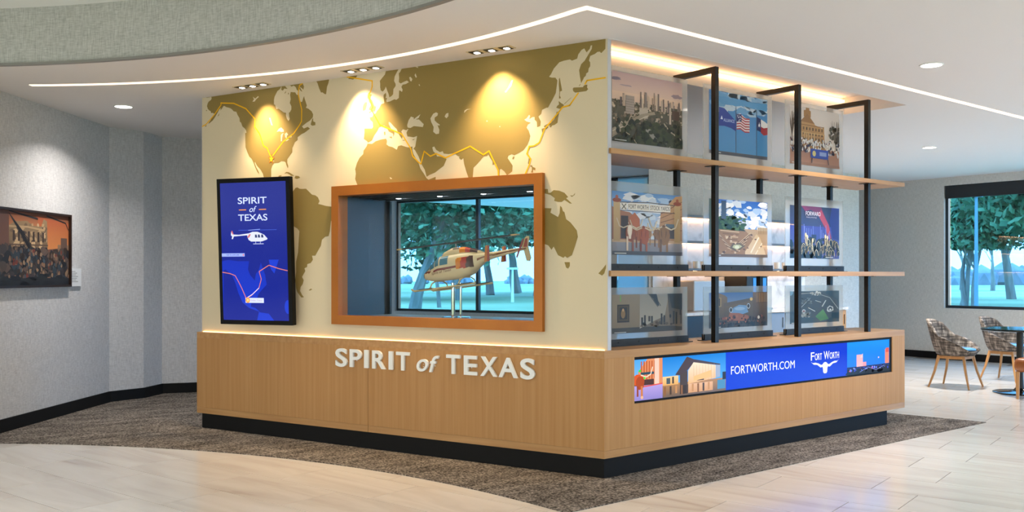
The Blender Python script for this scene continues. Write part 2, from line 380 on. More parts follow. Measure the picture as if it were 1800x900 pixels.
# cove over the shelves (open box above the ceiling)
x0, x1, y0, y1 = COVE; zt = ZC+.16; bm = BM()
for lo, hi in (((x0-.02, y0-.02, ZC-.001), (x0, y1+.02, zt)), ((x1, y0-.02, ZC-.001), (x1+.02, y1+.02, zt)), ((x0, y0-.02, ZC-.001), (x1, y0, zt)), ((x0, y1, ZC-.001), (x1, y1+.02, zt)), ((x0-.02, y0-.02, zt), (x1+.02, y1+.02, zt+.02))): box(bm, lo, hi)
struct('ceiling_cove', bm, M_CEIL)
solo('cove_light_strip', boxes(((x0+.02, y1-.03, zt-.05), (x1-.04, y1-.004, zt-.028))), M_LEDW, 'bright warm LED strip in the ceiling cove above the shelves', 'light', base=(2, y1-.01, zt-.05))

# walls --------------------------------------------------------
WL = [(-3.55, 3.73), (-1.555, 6.015), (-1.165, 6.12), (-.88, 6.385), (-.5, 6.26), (.3, 5.98), (3.9, 11.3)]
WLO = [(3.6, 11.6), (.2, 6.4), (-.9, 6.75), (-1.7, 6.45), (-3.8, 4.0)]
struct('wall_left', prismbm(WL+WLO, 0, ZC), M_WALL)
bm = BM(); bo = .018
def offs(P, d):        # offset an open polyline to its right
    out = []
    for i, p in enumerate(P):
        ns = []
        for a, b in ((i-1, i), (i, i+1)):
            if 0 <= a and b < len(P):
                dx, dy = P[b][0]-P[a][0], P[b][1]-P[a][1]; l = math.hypot(dx, dy); ns.append((dy/l, -dx/l))
        nx = sum(n[0] for n in ns)/len(ns); ny = sum(n[1] for n in ns)/len(ns); k = d/(nx*nx+ny*ny); out.append((p[0]+nx*k, p[1]+ny*k))
    return out
struct('baseboard_left', prismbm(WL+offs(WL, .018)[::-1], .0, .118), M_BASE)
struct('wall_lobby_left', prismbm([(-3.55, 3.73), (-3.8, 4.0), (-8.8, 7.6), (-14.2, 7.6), (-14.2, 7.4), (-8.9, 7.4)], 0, ZC), M_WALL)
# rear and entrance walls (behind the viewer); wide glazing added to let in fill daylight
def glazed(name, p0, p1, openings, zt=ZC, wm=M_WALLB, side=1, gm=M_GLASSW, th=.16, num=[0], blind=False, mull=None):
    """wall from p0 to p1 (interior on the -y side of its local frame) with window openings (x0, x1, z0, z1)"""
    ang = math.atan2(p1[1]-p0[1], p1[0]-p0[0]); Lg = math.hypot(p1[0]-p0[0], p1[1]-p0[1]); bs = []; cur = 0
    for x0, x1, z0, z1 in openings:
        if x0 > cur: bs.append(((cur, 0, 0), (x0, th, zt)))
        if z0 > 0: bs.append(((x0, 0, 0), (x1, th, z0)))
        if z1 < zt: bs.append(((x0, 0, z1), (x1, th, zt)))
        cur = x1
    if cur < Lg: bs.append(((cur, 0, 0), (Lg, th, zt)))
    o = struct(name, boxes(*bs), wm); o.location = (p0[0], p0[1], 0); o.rotation_euler = (0, 0, ang); ws = []
    for x0, x1, z0, z1 in openings:
        num[0] += 1; f = .045
        wn = bpy.data.objects.new('window_%d' % num[0], None); COL.objects.link(wn); wn['kind'] = 'structure'; wn.location = o.location; wn.rotation_euler = o.rotation_euler
        obj('window_frame', frame_bm(x0+.001, x1-.001, z0+.001, z1-.001, x0+f, x1-f, z0+f, z1-f, .05, .12), M_FRAME, wn)
        ms = mull(x0, x1) if callable(mull) else [x0+(x1-x0)*i/max(1, round((x1-x0)/1.6)) for i in range(1, max(1, round((x1-x0)/1.6)))]
        for xm in ms: obj('mullion', boxes(((xm-.03, .05, z0+f), (xm+.03, .12, z1-f))), M_FRAME, wn)
        cuts = [x0+f]+ms+[x1-f]
        for a, b in zip(cuts, cuts[1:]): obj('window_pane', boxes(((a+.0305, .081, z0+f), (b-.0305, .085, z1-f)) if True else None), gm, wn)
        if blind: obj('roller_blind', boxes(((x0+.02, -.0, z1-.21), (x1-.02, .045, z1-.002))), mat('charcoal_blind', '23262a', .7), wn)
        ws.append(wn)
    return o, ws
M_GLASSN = glass_mat('fill_window_glass', 'e2dbd0')  # tint neutralises the blue sky light through the added glazing
glazed('wall_entrance', (-14.1, -9.1), (-14.1, 7.5), [(.6, 16.0, .1, 2.85)], gm=M_GLASSN)
bpy.data.objects['wall_entrance'].rotation_euler[2] += 0
glazed('wall_rear', (X_FAR, -9.1), (-14.1, -9.1), [(1.0, 9.0, .3, 2.85), (10.0, 23.6, .1, 2.85)], gm=M_GLASSN)
# right far wall x = X_FAR, interior towards -x: local x runs towards -y
far, fw_ = glazed('wall_right', (X_FAR, 5.2), (X_FAR, -9.1), [(2.22, 5.0, .83, 2.83), (5.4, 9.2, .2, 2.83), (9.6, 13.9, .2, 2.83)], blind=True, mull=lambda a, b: [])  # second and third windows, out of view, enlarged to admit more blue daylight
# coffee bar block (solid core behind the bar) and the wall behind the display with its window
YB = 3.6
struct('wall_coffee_bar', prismbm([(4.27, YB), (9.1, YB), (9.1, 5.4), (6.7, 5.4)], 0, ZC), M_WALLB)
struct('wall_passage', prismbm([(9.1, 5.2), (X_FAR+.16, 5.2), (X_FAR+.16, 5.4), (9.1, 5.4)], 0, ZC), M_WALL)
p0 = LW(9.6, 8); p1 = LW(1.9, 8)
_, wb = glazed('wall_back', (p0.x, p0.y), (p1.x, p1.y), [(1.45, 4.85, .70, 2.76), (5.85, 6.55, .1, 2.95)], wm=M_WALL, mull=lambda a, b: [3.26] if b-a > 1 else [], blind=False)
def shade_mat():
    m, nt, b = new_mat('translucent_shade'); tl = N(nt, 'ShaderNodeBsdfTranslucent'); tl.inputs[0].default_value = (.75, .85, .9, 1); df = N(nt, 'ShaderNodeBsdfDiffuse'); mx = N(nt, 'ShaderNodeMixShader'); mx.inputs[0].default_value = .3
    nt.links.new(tl.outputs[0], mx.inputs[1]); nt.links.new(df.outputs[0], mx.inputs[2]); nt.links.new(mx.outputs[0], nt.nodes['Material Output'].inputs[0]); return m
obj('glow_shade', boxes(((6.0, .03, .12), (6.54, .032, 2.94))), shade_mat(), wb[1]); obj('shade_box', boxes(((5.86, .0, .12), (5.99, .045, 2.94))), M_FRAME, wb[1])  # translucent sheet added to glow cyan in place of a blue-lit wall
bm = BM(); bb = .02
box(bm, (X_FAR-bb, -9, 0), (X_FAR, 5.2, .11)); struct('baseboard_right', bm, M_BASE)
struct('baseboard_coffee', boxes(((9.1-.0, YB-.0, 0), (9.1+bb, 5.2, .11))), M_BASE)
# ground outside, lawn
M_LAWN = noise_mat('lawn', [(.3, '7f8b66'), (.5, '99a17d'), (.7, 'b0b597')], nscale=.08, detail=6, rough=.95, spec=.1)
gb = BM(); box(gb, (-80, -80, -.6), (190, 190, -.25)); tag(obj('lawn', gb, M_LAWN), 'pale green lawn outside the windows', 'lawn', kind='stuff')

# ================================================================ CEILING LIGHTS
def add_light(name, typ, loc, power, color, parent=None, **k):
    ld = bpy.data.lights.new(name, typ); ld.energy = power; ld.color = color
    for a, v in k.items(): setattr(ld, a, v)
    o = bpy.data.objects.new(name, ld); COL.objects.link(o); o.location = loc
    if parent: o.parent = parent
    return o
STRIP = (-6.396, -.3665, 5.83)
a0 = math.atan2(4.112-STRIP[1], -2.69-STRIP[0]); a1 = math.atan2(-.425-STRIP[1], -.548-STRIP[0])
hw = .026; bend = (-.556, -.425)
outer = arc(STRIP, a0, a1, 60, hw); inner = arc(STRIP, a0, a1, 60, -hw)
outer = [p for p in outer[:-1] if p[1] > bend[1]+hw]; inner = inner[:-1]
poly = outer+[(bend[0]+hw, bend[1]+hw*.9), (9.5, -.425+hw+.13), (9.5, -.425-hw+.13), (bend[0]-hw, bend[1]-hw)]+inner[::-1]
solo('ceiling_light_line', prismbm(poly, ZC-.004, ZC+.001), M_LEDC, 'thin glowing LED line in the ceiling, curving over the mural then bending along the shelves', 'light')
def downlight(x, y, z, label, power=30, group=None, r=.075, col=(1, .93, .86)):
    t = thing('downlight', label, 'light', (x, y, z), group=group)
    bm = BM(); n = 24
    vs = [[bm.verts.new((x+q*math.cos(2*PI*i/n), y+q*math.sin(2*PI*i/n), zz)) for i in range(n)] for q, zz in ((r+.012, z+.001), (r+.012, z-.005), (r, z-.006), (r, z+.001))]
    for q in range(3):
        for i in range(n): bm.faces.new((vs[q][i], vs[q][(i+1) % n], vs[q+1][(i+1) % n], vs[q+1][i]))
    obj('trim_ring', bm, M_CEILUP, t)
    bm = BM(); lathe(bm, [(r, z-.004), (r, z+.001)], n, Matrix.Translation((x, y, 0))); obj('lens', bm, M_LAMP, t)
    l = add_light('lamp_light', 'AREA', (0, 0, -.012), power, col, t, shape='DISK', size=.14, spread=math.radians(130))
    return t
downlight(-1.785, 4.66, ZC, 'round ceiling downlight over the passage beside the grey left wall', 20)
downlight(2.52, -.95, ZC, 'round ceiling downlight in front of the shelves, nearer of the two at right', 36)
downlight(6.92, 1.33, ZC, 'round ceiling downlight above the tub chairs, farther of the two at right', 66)
G_LOB = 'added lobby fill downlights outside the picture'  # unseen lamps, added to brighten the lobby and far wall
for x, y in ((5.8, -3.4), (9.0, -.9), (9.4, -4.6), (2.0, -4.6), (6.0, -6.6), (-1.0, -7.2)):
    downlight(x, y, ZC, 'added round fill downlight in the lobby ceiling outside the picture', 26, G_LOB)
for i in range(6):  # unseen rotunda lamps, added as fill light
    a = i*PI/3+.3; downlight(FASC[0]+3.4*math.cos(a), FASC[1]+3.4*math.sin(a), ZU, 'added round fill downlight in the high rotunda ceiling outside the picture', 21, 'added rotunda fill downlights outside the picture', .09)
for x, y in ((1.6, 4.2), (3.0, 7.0)):  # unseen lamps added to light the room behind the display
    downlight(x, y, ZC, 'added round fill downlight in the ceiling hidden behind the display wall', 14, 'added fill downlights behind the display wall')
downlight(9.2, 2.6, ZC, 'round downlight near the far window hidden behind the shelf posts', 18) if False else None

def spot_fixture(uc, un, label, aims):
    t = thing('spotlight_fixture', label, 'spotlight', (-uc, un, ZC), 'L', group='recessed triple spotlights over the mural')
    z = ZC; bm = frame_bm(-.19, .19, -.05, .05, -.165, .165, -.028, .028, -.004, .004)
    bm.free()
    obj('plate', boxes(((-uc-.185, un-.045, z-.004), (-uc+.185, un+.045, z+.001))), mat('pale_gold_plate', 'c9bfa2', .5), t)
    for k in (-1, 0, 1):
        lx = -uc+k*.125
        lp = obj('lamp_well', boxes(((lx-.04, un-.04, z-.007), (lx+.04, un+.04, z-.0035))), M_BLACK, t)
        obj('lamp_lens', boxes(((lx-.017+.006, un-.017+.006, z-.010), (lx+.017+.006, un+.017+.006, z-.006))), M_LAMP, lp, shift=BASE[t.name])
    for k, (au, az, pw, size, bl) in enumerate(aims):
        l = add_light('spot_beam', 'SPOT', (0, 0, 0), pw, (1, .71, .40), t, spot_size=math.radians(size), spot_blend=bl, shadow_soft_size=.03)
        sx = -uc+(k-1)*.125; l.location = (sx+uc, 0, -.02)
        d = Vector((-au-sx, .05-un, az-(z-.02))); l.rotation_euler = d.to_track_quat('-Z', 'Y').to_euler()
    return t
spot_fixture(3.22, -.11, 'triple spotlight in the ceiling above North America on the mural', [(3.22, 1.9, 10, 50, .9), (3.15, 2.0, 82, 92, 1.0), (3.3, 1.7, 8, 50, .9)])
spot_fixture(2.02, -.10, 'triple spotlight in the ceiling above Europe on the mural', [(2.08, 1.98, 90, 92, 1.0), (1.95, 2.1, 22, 70, .9), (1.9, 1.7, 10, 50, .9)])
spot_fixture(.84, -.10, 'triple spotlight in the ceiling above Asia on the mural', [(.95, 1.8, 10, 50, .8), (.84, 1.98, 100, 94, .9), (.68, 2.55, 14, 40, .6)])

# ================================================================ DISPLAY COUNTER
LC, WC, ZT, ZBm = 4.03, 3.876, .86, .137
def LP(u, n): p = LW(u, n); return (p.x, p.y)
def corner(off):      # inner mitre point at a given inset from both faces
    t = off/math.tan(AL/2); return (t, off)
counter = thing('display_counter', 'oak veneer display counter on a black plinth wrapping the corner', 'counter', (0, 0, 0))
DEP = .62
cin = corner(DEP)
ctr = corner(.022)
obj('core', prismbm([corner(.021), (WC-.021, .021), (WC-.021, .49), (cin[0], .49), (cin[0], DEP), LP(LC-.021, DEP), LP(LC-.021, .021)], ZBm+.002, ZT-.052), M_BLACK, counter)
# toe kick
tk = [corner(.006), (WC-.29, .012), (WC-.29, .45), (cin[0]-.03, .45), LP(LC-.05, DEP-.05), LP(LC-.045, .02)]
obj('toe_kick', prismbm(tk, .0065, ZBm+.001), M_BASE, counter)
# top slab
obj('countertop', prismbm([(0, 0), (WC, 0), (WC, .5), (cin[0], .5), LP(LC, DEP+.01), LP(LC, 0)], ZT-.052, ZT), M_WOODH, counter)
# left panels (mural side), in the mural frame
def wood_part(name, bm, m, frame):
    o = obj(name, bm, m, counter)
    if frame == 'L': o.rotation_euler = (0, 0, RL)
    return o
mit = .02/math.tan(AL/2)
for ua, ub in ((.0, 2.044), (2.047, LC)):
    e0 = -mit*0 if ua == 0 else 0
    pts = [(-ub, 0), (-ua, 0), (-ua-(mit if ua == 0 else 0), .02), (-ub, .02)]
    wood_part('wood_panel', prismbm(pts, ZBm+.052, ZT-.0525), M_WOODV, 'L')
    wood_part('bottom_rail', prismbm(pts, ZBm, ZBm+.051), M_WOODH, 'L')
wood_part('end_panel', boxes(((-LC, .0205, ZBm), (-LC+.02, DEP, ZT-.0525))), M_WOODV, 'L')
# right panel with the screen opening
S0, S1, SZ0, SZ1 = .288, 3.66, .482, .8035
wood_part('wood_panel', frame_bm(mit*0+.0005, WC, ZBm+.052, ZT-.0525, S0, S1, SZ0, SZ1, 0, .02), M_WOODV, 'W')
wood_part('bottom_rail', boxes(((.0005, 0, ZBm), (WC, .02, ZBm+.051))), M_WOODH, 'W')
wood_part('end_panel', boxes(((WC-.02, .0205, ZBm), (WC, .49, ZT-.0525))), M_WOODV, 'W')
wood_part('reveal', frame_bm(S0-.02, S1+.02, SZ0-.02, SZ1+.003, S0, S1, SZ0, SZ1, .0201, .0209), mat('pinkish_reveal', 'a08a86', .5), 'W')

# LED screen
scr = thing('led_ribbon_screen', 'long lit LED ribbon screen reading FORTWORTH.COM set into the counter front', 'screen', (2, .0, .5))
obj('bezel', boxes(((S0+.001, .008, SZ0+.001), (S1-.001, .0205, SZ1-.001))), mat('black_bezel', '09090a', .6, spec=.2), scr)
A = Art(5); D0, D1 = S0+.004, 3.615; W_ = D1-D0; H0, H1 = .498, .783
f_ = lambda x: (x-D0)/W_
x1, x2, x3 = f_(.58), f_(1.281), f_(2.924)
A.rect(0, 0, 1, 1, '0030c8')
# longhorn street
A.rect(0, .32, x1, 1, '7fb6e8', '4aa0f0'); A.poly([(.012, .3), (.012, .7), (.04, 1), (x1, 1), (x1, .3)], 'd98a5c'); 
for i in range(7): A.rect(.02+.008*i, .42+.1*(i % 2), .024+.008*i, .95, 'b8582c', up=i == 0)
A.rect(.02, .62, .06, .68, '2a4a5a'); A.rect(.062, .36, .076, 1, 'f0c4b0'); A.rect(0, .36, .06, .5, '4a3030')
A.rect(0, 0, x1, .36, '8a80c4', 'b09ad8'); A.poly([(.02, .34), (x1, .38), (x1, .35), (.02, .31)], 'd8504a')
A.ell(.012, .5, .018, .14, 'd2521c', jit=.1); A.ell(.018, .42, .013, .16, 'a8431a', jit=.1); A.rect(.008, .1, .013, .35, '8a3c1c'); A.rect(.02, .08, .026, .35, 'c8763c'); A.ell(.0235, .07, .004, .04, 'e8b088')
A.line([(.02, .62), (.036, .56), (.05, .62), (.056, .8)], .03, 'f2d4bc', 11); A.ell(.017, .72, .004, .03, '28d040'); A.ell(.031, .54, .003, .03, '30d848')
# museum at dusk
A.rect(x1, .0, x2, 1, '5fb4f0', '0f7ad0'); A.rect(x1, 0, x2, .34, '6a5a50', 'b08050')
A.rect(x1, .3, x1+.05, .52, 'e0a860', 'f0c890'); A.rect(x1+.012, .33, x1+.024, .48, '4a5a62'); A.rect(x1+.03, .33, x1+.036, .5, '4a4038')
A.poly([(x1+.04, .54), (x1+.078, .98), (x1+.1, .9), (x2-.02, .72), (x2-.02, .69), (x1+.1, .8), (x1+.076, .6), (x1+.055, .52)], '4a3a3c')
A.poly([(x1+.082, .28), (x1+.082, .62), (x1+.1, .82), (x2-.036, .7), (x2-.036, .36)], 'e8b27c', 'f6dcc0'); A.poly([(x2-.036, .36), (x2-.036, .7), (x2-.02, .69), (x2-.02, .38)], '9aa8c0')
A.poly([(x1+.055, .26), (x1+.055, .52), (x1+.08, .62), (x1+.08, .26)], '4a3c38')
for i in range(8): A.rect(x1+.1+.01*i, .33, x1+.1006+.01*i, .74, 'b88a60', up=i == 0)
A.rect(x1+.112, .34, x1+.135, .42, '3a3028'); A.poly([(x1+.1, .46), (x1+.13, .52), (x1+.16, .58), (x1+.16, .4), (x1+.1, .34)], 'f0b878')
A.rect(x1+.082, .05, x1+.165, .28, 'd09868', 'e0b088'); A.rect(x1+.055, .04, x1+.08, .26, '3a2c24'); A.rect(x2-.03, .06, x2-.002, .3, '4a88b0'); A.rect(x2-.012, .3, x2, .5, '2a2a30')
for i in range(9): A.rect(x1+.004+.018*i, .04+.02*(i % 3), x1+.01+.018*i, .27, ('8a5c38', '4a3a30', 'c08a58')[i % 3], up=i == 0)
A.rect(x2, 0, x3, 1, '0034cc')
A.text('FORTWORTH.COM', f_(1.342), .40, f_(2.159), .62, 'ffffff', off=.0, space=1.02)
# name and steer skull
for s_, a, b, h in (('F', 2.385, 2.435, .80), ('ORT', 2.443, 2.545, .755), ('W', 2.572, 2.655, .80), ('ORTH', 2.66, 2.80, .755)): A.text(s_, f_(a), .56, f_(b), h, 'ffffff', off=.006)
sk = [(.0, .95), (.06, .86), (.16, .87), (.26, .80), (.36, .66), (.41, .70), (.45, .82), (.5, .86), (.55, .82), (.59, .70), (.64, .66), (.74, .80), (.84, .87), (.94, .86), (1, .98), (.9, .74), (.78, .70), (.7, .55), (.66, .48), (.60, .52), (.58, .42), (.57, .12), (.54, .02), (.46, .02), (.43, .12), (.42, .42), (.40, .52), (.34, .48), (.3, .55), (.22, .70), (.1, .74)]
A.poly([(f_(2.385)+(f_(2.80)-f_(2.385))*x, .14+.40*y) for x, y in sk], 'eef2ff')
# dusk skyline
A.rect(x3, 0, 1, 1, '1f6fe0', '0a8cff'); A.rect(x3, 0, 1, .2, '11131c'); A.rect(x3, .17, 1, .24, '1a2a66'); A.rect(x3+.045, .22, x3+.075, .6, 'f4b0b8'); A.poly([(x3+.06, .5), (x3+.075, .5), (x3+.075, .63)], 'f7c8cc'); A.rect(x3+.075, .22, x3+.092, .36, 'e89aa8'); A.rect(.978, .25, .998, .7, 'e8866a'); A.rect(.982, .6, .998, .74, 'd85a50')
A.ell(.945, .46, .003, .025, 'ffd0c0'); A.scat(40, x3+.004, .1, .995, .2, .004, .03, ['5a78ff', '2a3ac0', 'e06a80', '8a9aff', '15161c']); A.scat(25, x3, .0, 1, .1, .01, .06, ['0c0d14', '14151c'])
A.line([(x3, .22), (1, .24)], .012, '0e1430', 11); A.line([(x3+.06, .06), (x3+.1, .19), (x3+.14, .08), (.975, .2)], .012, '8a94e8', 11)
A.build('picture', W_, H1-H0, M_SCREEN, scr, (D0, .0075, H0))

# raised lettering on the counter
sign = thing('lettering_sign', 'raised white letters spelling SPIRIT of TEXAS on the oak counter front', 'sign', (-1.45, 0, .64), 'L')
def letter(ch, u0, u1, z0, z1, off=.02, shear=0.):
    v, tr, a = text_mesh(ch, off, shear); bm = BM(); dep = .018
    me = {}
    for lay, y in ((0, -.022), (1, -.004)):
        vs = [bm.verts.new((-u0+(u0-u1)*x, y, z0+(z1-z0)*yy)) for x, yy in v]
        for t in tr:
            try: bm.faces.new([vs[i] for i in (t if lay else t[::-1])])
            except ValueError: pass
        me[lay] = vs
    cnt = {}
    for t in tr:
        for i in range(3): cnt[frozenset((t[i], t[(i+1) % 3]))] = cnt.get(frozenset((t[i], t[(i+1) % 3])), 0)+1
    for e, c in cnt.items():
        if c == 1:
            i, j = tuple(e)
            try: bm.faces.new((me[0][i], me[0][j], me[1][j], me[1][i]))
            except ValueError: pass
    for q in (.3, .7): box(bm, (-u0+(u0-u1)*q*.0+(u0-u1)*.5-.003, -.004, z0+(z1-z0)*(.2+q*.5)), (-u0+(u0-u1)*.5+.003, .0, z0+(z1-z0)*(.2+q*.5)+.006))
    obj('letter', bm, M_WHITE, sign)
def px_u(x): return -on_mural(x, 640, 0)[0]
for ch, a, b in (('S', 592.5, 612.5), ('P', 617.5, 638), ('I', 643, 650), ('R', 657, 680), ('I', 686, 693), ('T', 699, 722), ('T', 787, 811.5), ('E', 818, 841), ('X', 847, 876), ('A', 879, 912), ('S', 917, 942)):
    letter(ch, px_u(a), px_u(b), .641-(.004 if ch == 'S' else 0), .782+(.003 if ch == 'S' else 0))
letter('o', px_u(735), px_u(755), .643, .737, .012, .25); letter('f', px_u(757), px_u(774), .643, .768, .012, .25)

# ================================================================ MURAL WALL
VU0, VU1, VZ0, VZ1 = .552, 2.367, 1.045, 2.008           # clear opening of the case
mural = thing('mural_wall', 'cream partition wall printed with an olive world map and amber flight routes', 'wall panel', (-2, .05, ZT), 'L')
obj('panel', frame_bm(-4.02, -.0, ZT, ZC, -VU1-.03, -VU0+.03, VZ0-.03, VZ1+.03, .05, .098), M_MURAL, mural)
for ua, ub in ((-.004, -.0005), (4.0205, 4.024)): obj('edge_strip', boxes(((-ub, .048, ZT), (-ua, .1, ZC))), M_EDGE, mural)
obj('ledge_light', boxes(((-4.0, .040, ZT), (-.02, .0495, ZT+.004))), mat('amber_led', 'ffc98a', .5, emit=4.0), mural)
ZM = {1: (350, 130, 9), 2: (460, 120, 9), 3: (410, 220, 9), 4: (510, 320, 4.286), 5: (600, 110, 9), 6: (615, 190, 6.425), 7: (690, 110, 9), 8: (700, 180, 6), 9: (800, 70, 6.923), 10: (800, 190, 6.923), 11: (900, 180, 6.43), 12: (950, 65, 7.2), 13: (945, 320, 5.29), 0: (0, 0, 1)}
def mp_(k, s):
    x0, y0, sc = ZM[k]; q = [float(v) for v in s.split()]; out = []
    for i in range(0, len(q), 2):
        X, Z_ = on_mural(x0+q[i]/sc, y0+q[i+1]/sc); out.append((min(max(X, -4.019), -.001), min(Z_, ZC-.001)))
    return out
def flat_poly(bm, pts, y):
    if len(pts) < 3: return
    vs = [bm.verts.new((x, y, z)) for x, z in pts]
    for t in geometry.tessellate_polygon([[Vector((x, z, 0)) for x, z in pts]]):
        try: bm.faces.new([vs[i] for i in t])
        except ValueError: pass
def land(pts_list, y=.0494, m=None, name='landmass'):
    bm = BM()
    for p in pts_list: flat_poly(bm, p, y)
    return obj(name, bm, m or M_LAND, mural)
NA = (mp_(1, '110 340 120 378 160 372 190 360 200 380 190 410 150 440 135 470 125 510 140 555 165 580 185 590 190 620 215 615 240 630 250 615 215 680 180 735 145 785 160 783 215 738 255 680 295 610 320 560 345 540 335 580 365 545 385 510 400 505 430 525 470 535 500 545 525 565 545 590 590 600 610 650 640 700 645 755 665 770 685 830 720 860')
      + mp_(3, '205 85 210 120 190 125 192 250 195 350 225 430 255 500 290 530 320 590 350 670 385 745 415 775 395 720 370 680 340 600 345 578 375 640 430 700 470 770 488 835 500 880 610 880 600 800 600 700 620 640 650 600 720 595 760 570 810 575 830 590 840 630 865 685 872 650 855 590 855 540 890 490 935 430 935 360 950 330 975 270 1020 235 1020 190')
      + mp_(0, '530 236 536 233 545 226 541 223 534 226 531 222 540 215 545 212') + mp_(2, '810 775 815 730 790 680 740 640 700 625 715 590 700 540 680 480 670 440 655 480 640 530 620 535 600 490 580 420 555 420 530 380 500 380 460 375 450 420 460 490 445 550 470 600 470 650 450 690 430 705 435 760 445 800 425 835 400 800 385 750 385 705 350 700 310 670 270 640 230 645 215 580 195 570 195 500 205 450 230 400 250 360 290 330 310 270'))
land([NA, mp_(2, '775 890 800 800 815 790 815 840 850 855 850 900 800 910'), mp_(2, '450 250 490 245 540 235 650 222 670 290 660 340 640 320 600 290 645 370 620 360 590 320 580 360 555 340 540 300 510 275 470 290'),
      mp_(2, '315 280 370 265 385 300 410 325 385 325 360 320 335 355 310 340'), mp_(2, '360 395 380 365 388 372 370 400'), mp_(2, '415 415 420 385 430 390 428 412'), mp_(1, '290 675 320 620 315 655'),
      mp_(3, '805 770 840 740 880 745 930 775 965 800 920 805 890 780 850 760 820 765'), mp_(3, '970 840 985 800 1035 805 1060 830 1010 850'), mp_(3, '715 820 720 800 765 790 755 830'), mp_(1, '108 578 118 568 128 578 118 588'), mp_(1, '92 832 112 812 120 822 104 836')])
land([mp_(2, '868 185 1068 160 1055 240 1035 290 1020 410 1000 410 960 380 940 385 910 320 885 240')])
land([mp_(4, '22 70 40 45 55 40 70 50 90 52 120 50 135 65 165 95 190 100 210 115 222 145 212 165 235 170 270 180 310 185 335 210 333 265 308 295 300 370 290 408 265 412 240 435 232 480 212 515 190 555 165 555 172 585 155 610 130 618 128 640 108 650 115 670 90 715 103 740 95 770 80 790 75 820 90 850 105 868 85 870 55 830 45 800 38 740 45 680 45 600 60 530 65 440 70 370 55 350 22 330 10 300 10 90'), mp_(4, '140 815 155 803 168 808 150 818')])
land([mp_(5, '705 125 690 190 640 250 610 290 615 340 615 390 625 440 655 460 690 420 705 380 725 440 750 500 760 550 795 530 820 500 825 420 860 370 860 340 835 290 845 220 880 150 905 95')])
EU = (mp_(5, '955 80 930 150 910 170 915 240 910 310 940 330 1000 300 1040 285 1070 310 1020 340 970 350 950 385 970 430 960 465 935 445 915 440 910 560 870 590 840 580 770 615 720 625 712 600 725 560 700 560 712 520 705 478 670 510 668 545 680 640 630 660 600 720 560 770 545 800 500 830 490 860 440 870 460 895')
      + mp_(6, '225 130 258 160 262 215 250 232 165 232 165 280 158 350 195 375 205 390 250 365 275 310 310 260 330 220 385 195 420 225 440 265 490 290 490 325 500 300 505 275 470 240 440 180 440 155 460 165 490 200 530 240 545 280 575 330 590 350 600 300 580 265 600 240 640 250 660 235 640 280 650 320 690 325 720 330 760 315 750 370')
      + mp_(8, '180 465 160 490 175 500 215 570 245 650 280 710 300 785 330 765 390 740 440 700 480 670 510 600 495 580 440 570 410 570 400 545 370 515 360 475 380 465 400 500 440 525 470 515 480 540 530 545 600 535')
      + mp_(10, '0 550 20 575 60 595 45 605 75 632 100 610 110 680 140 780 165 850 180 880 215 850 225 725 270 680 330 610 350 590 390 585 405 568 430 610 455 650 455 695 480 685 500 680 525 750 530 850 540 850 545 750 560 740 600 770 630 815 660 800 695 770 700 700 660 640 640 610 650 580 690 560 720 575 780 545')
      + mp_(11, '130 540 175 480 195 430 207 380 190 320 165 285 180 250 215 230 165 215 140 195 165 180 195 140 205 155 195 190 230 165 255 165 255 195 280 220 285 280 320 265 325 215 300 160 330 130 340 85 390 60 420 40 445 0')
      + mp_(12, '95 895 150 800 195 710 210 600 215 550 190 515 145 515 110 505 135 470 170 400 240 320 300 300 375 285 400 300 465 275 480 220 520 165 555 145 575 180 585 195 625 150 635 110 655 105 650 150 620 200 560 300 515 345 490 420 500 500 515 585 545 530 550 515 575 490 580 460 605 445 610 400 630 370 630 320 615 300 630 240 690 215 720 190 750 185 770 205 822 150 825 10'))
land([EU, mp_(5, '430 480 450 470 455 500 485 505 470 540 465 570 490 600 510 650 530 690 550 690 545 740 530 775 490 775 430 810 440 780 470 765 430 745 450 700 465 680 460 650 435 630 430 590 410 560 415 510'), mp_(5, '345 770 335 735 345 670 375 625 410 625 405 690 385 750'), mp_(5, '110 260 130 235 100 215 150 205 255 190 235 235 185 270 150 262'),
      mp_(6, '385 270 400 265 402 300 390 310'), mp_(6, '390 230 398 235 395 250'), mp_(6, '440 325 475 322 475 345'), mp_(6, '585 358 625 362 610 370'), mp_(6, '700 360 735 345 720 362'),
      mp_(12, '235 530 245 515 255 570 275 680 250 690 245 740 260 775 235 780 240 700 232 600'), mp_(12, '200 895 215 870 235 855 230 810 260 835 300 860 280 890 250 910 225 905'), mp_(11, '505 105 535 110 520 180 515 230 480 255 455 260 440 285 425 275 430 255 400 270 370 285 360 270 380 255 410 240 440 235 480 190 500 140'),
      mp_(11, '335 300 365 290 370 310 345 355 340 330'), mp_(11, '375 295 405 275 410 285 385 305'), mp_(11, '185 550 185 515 205 500 200 530'), mp_(11, '180 690 190 630 210 640 205 690 190 700'), mp_(11, '205 715 225 710 235 730 265 740 265 770 240 760 235 795 215 790 225 765 225 735'), mp_(10, '695 620 705 590 725 590 715 625'),
      mp_(12, '410 655 420 640 540 635 545 620 570 605 595 605 590 640 605 660 580 685 440 705 415 685'), mp_(12, '300 845 390 765 392 768 305 850'), mp_(12, '485 620 505 595 508 602 492 622')])
land([mp_(6, '200 400 250 405 290 375 350 355 410 345 420 370 415 410 440 430 480 440 530 470 545 430 580 420 640 440') + mp_(8, '110 475 150 465 150 510 160 545 185 590 215 640 235 700 270 750 300 800 320 815 395 785 395 860') + mp_(6, '600 900 300 900 95 900 85 870 60 800 68 740 60 690 80 620 110 560 150 520 155 480 190 430')])
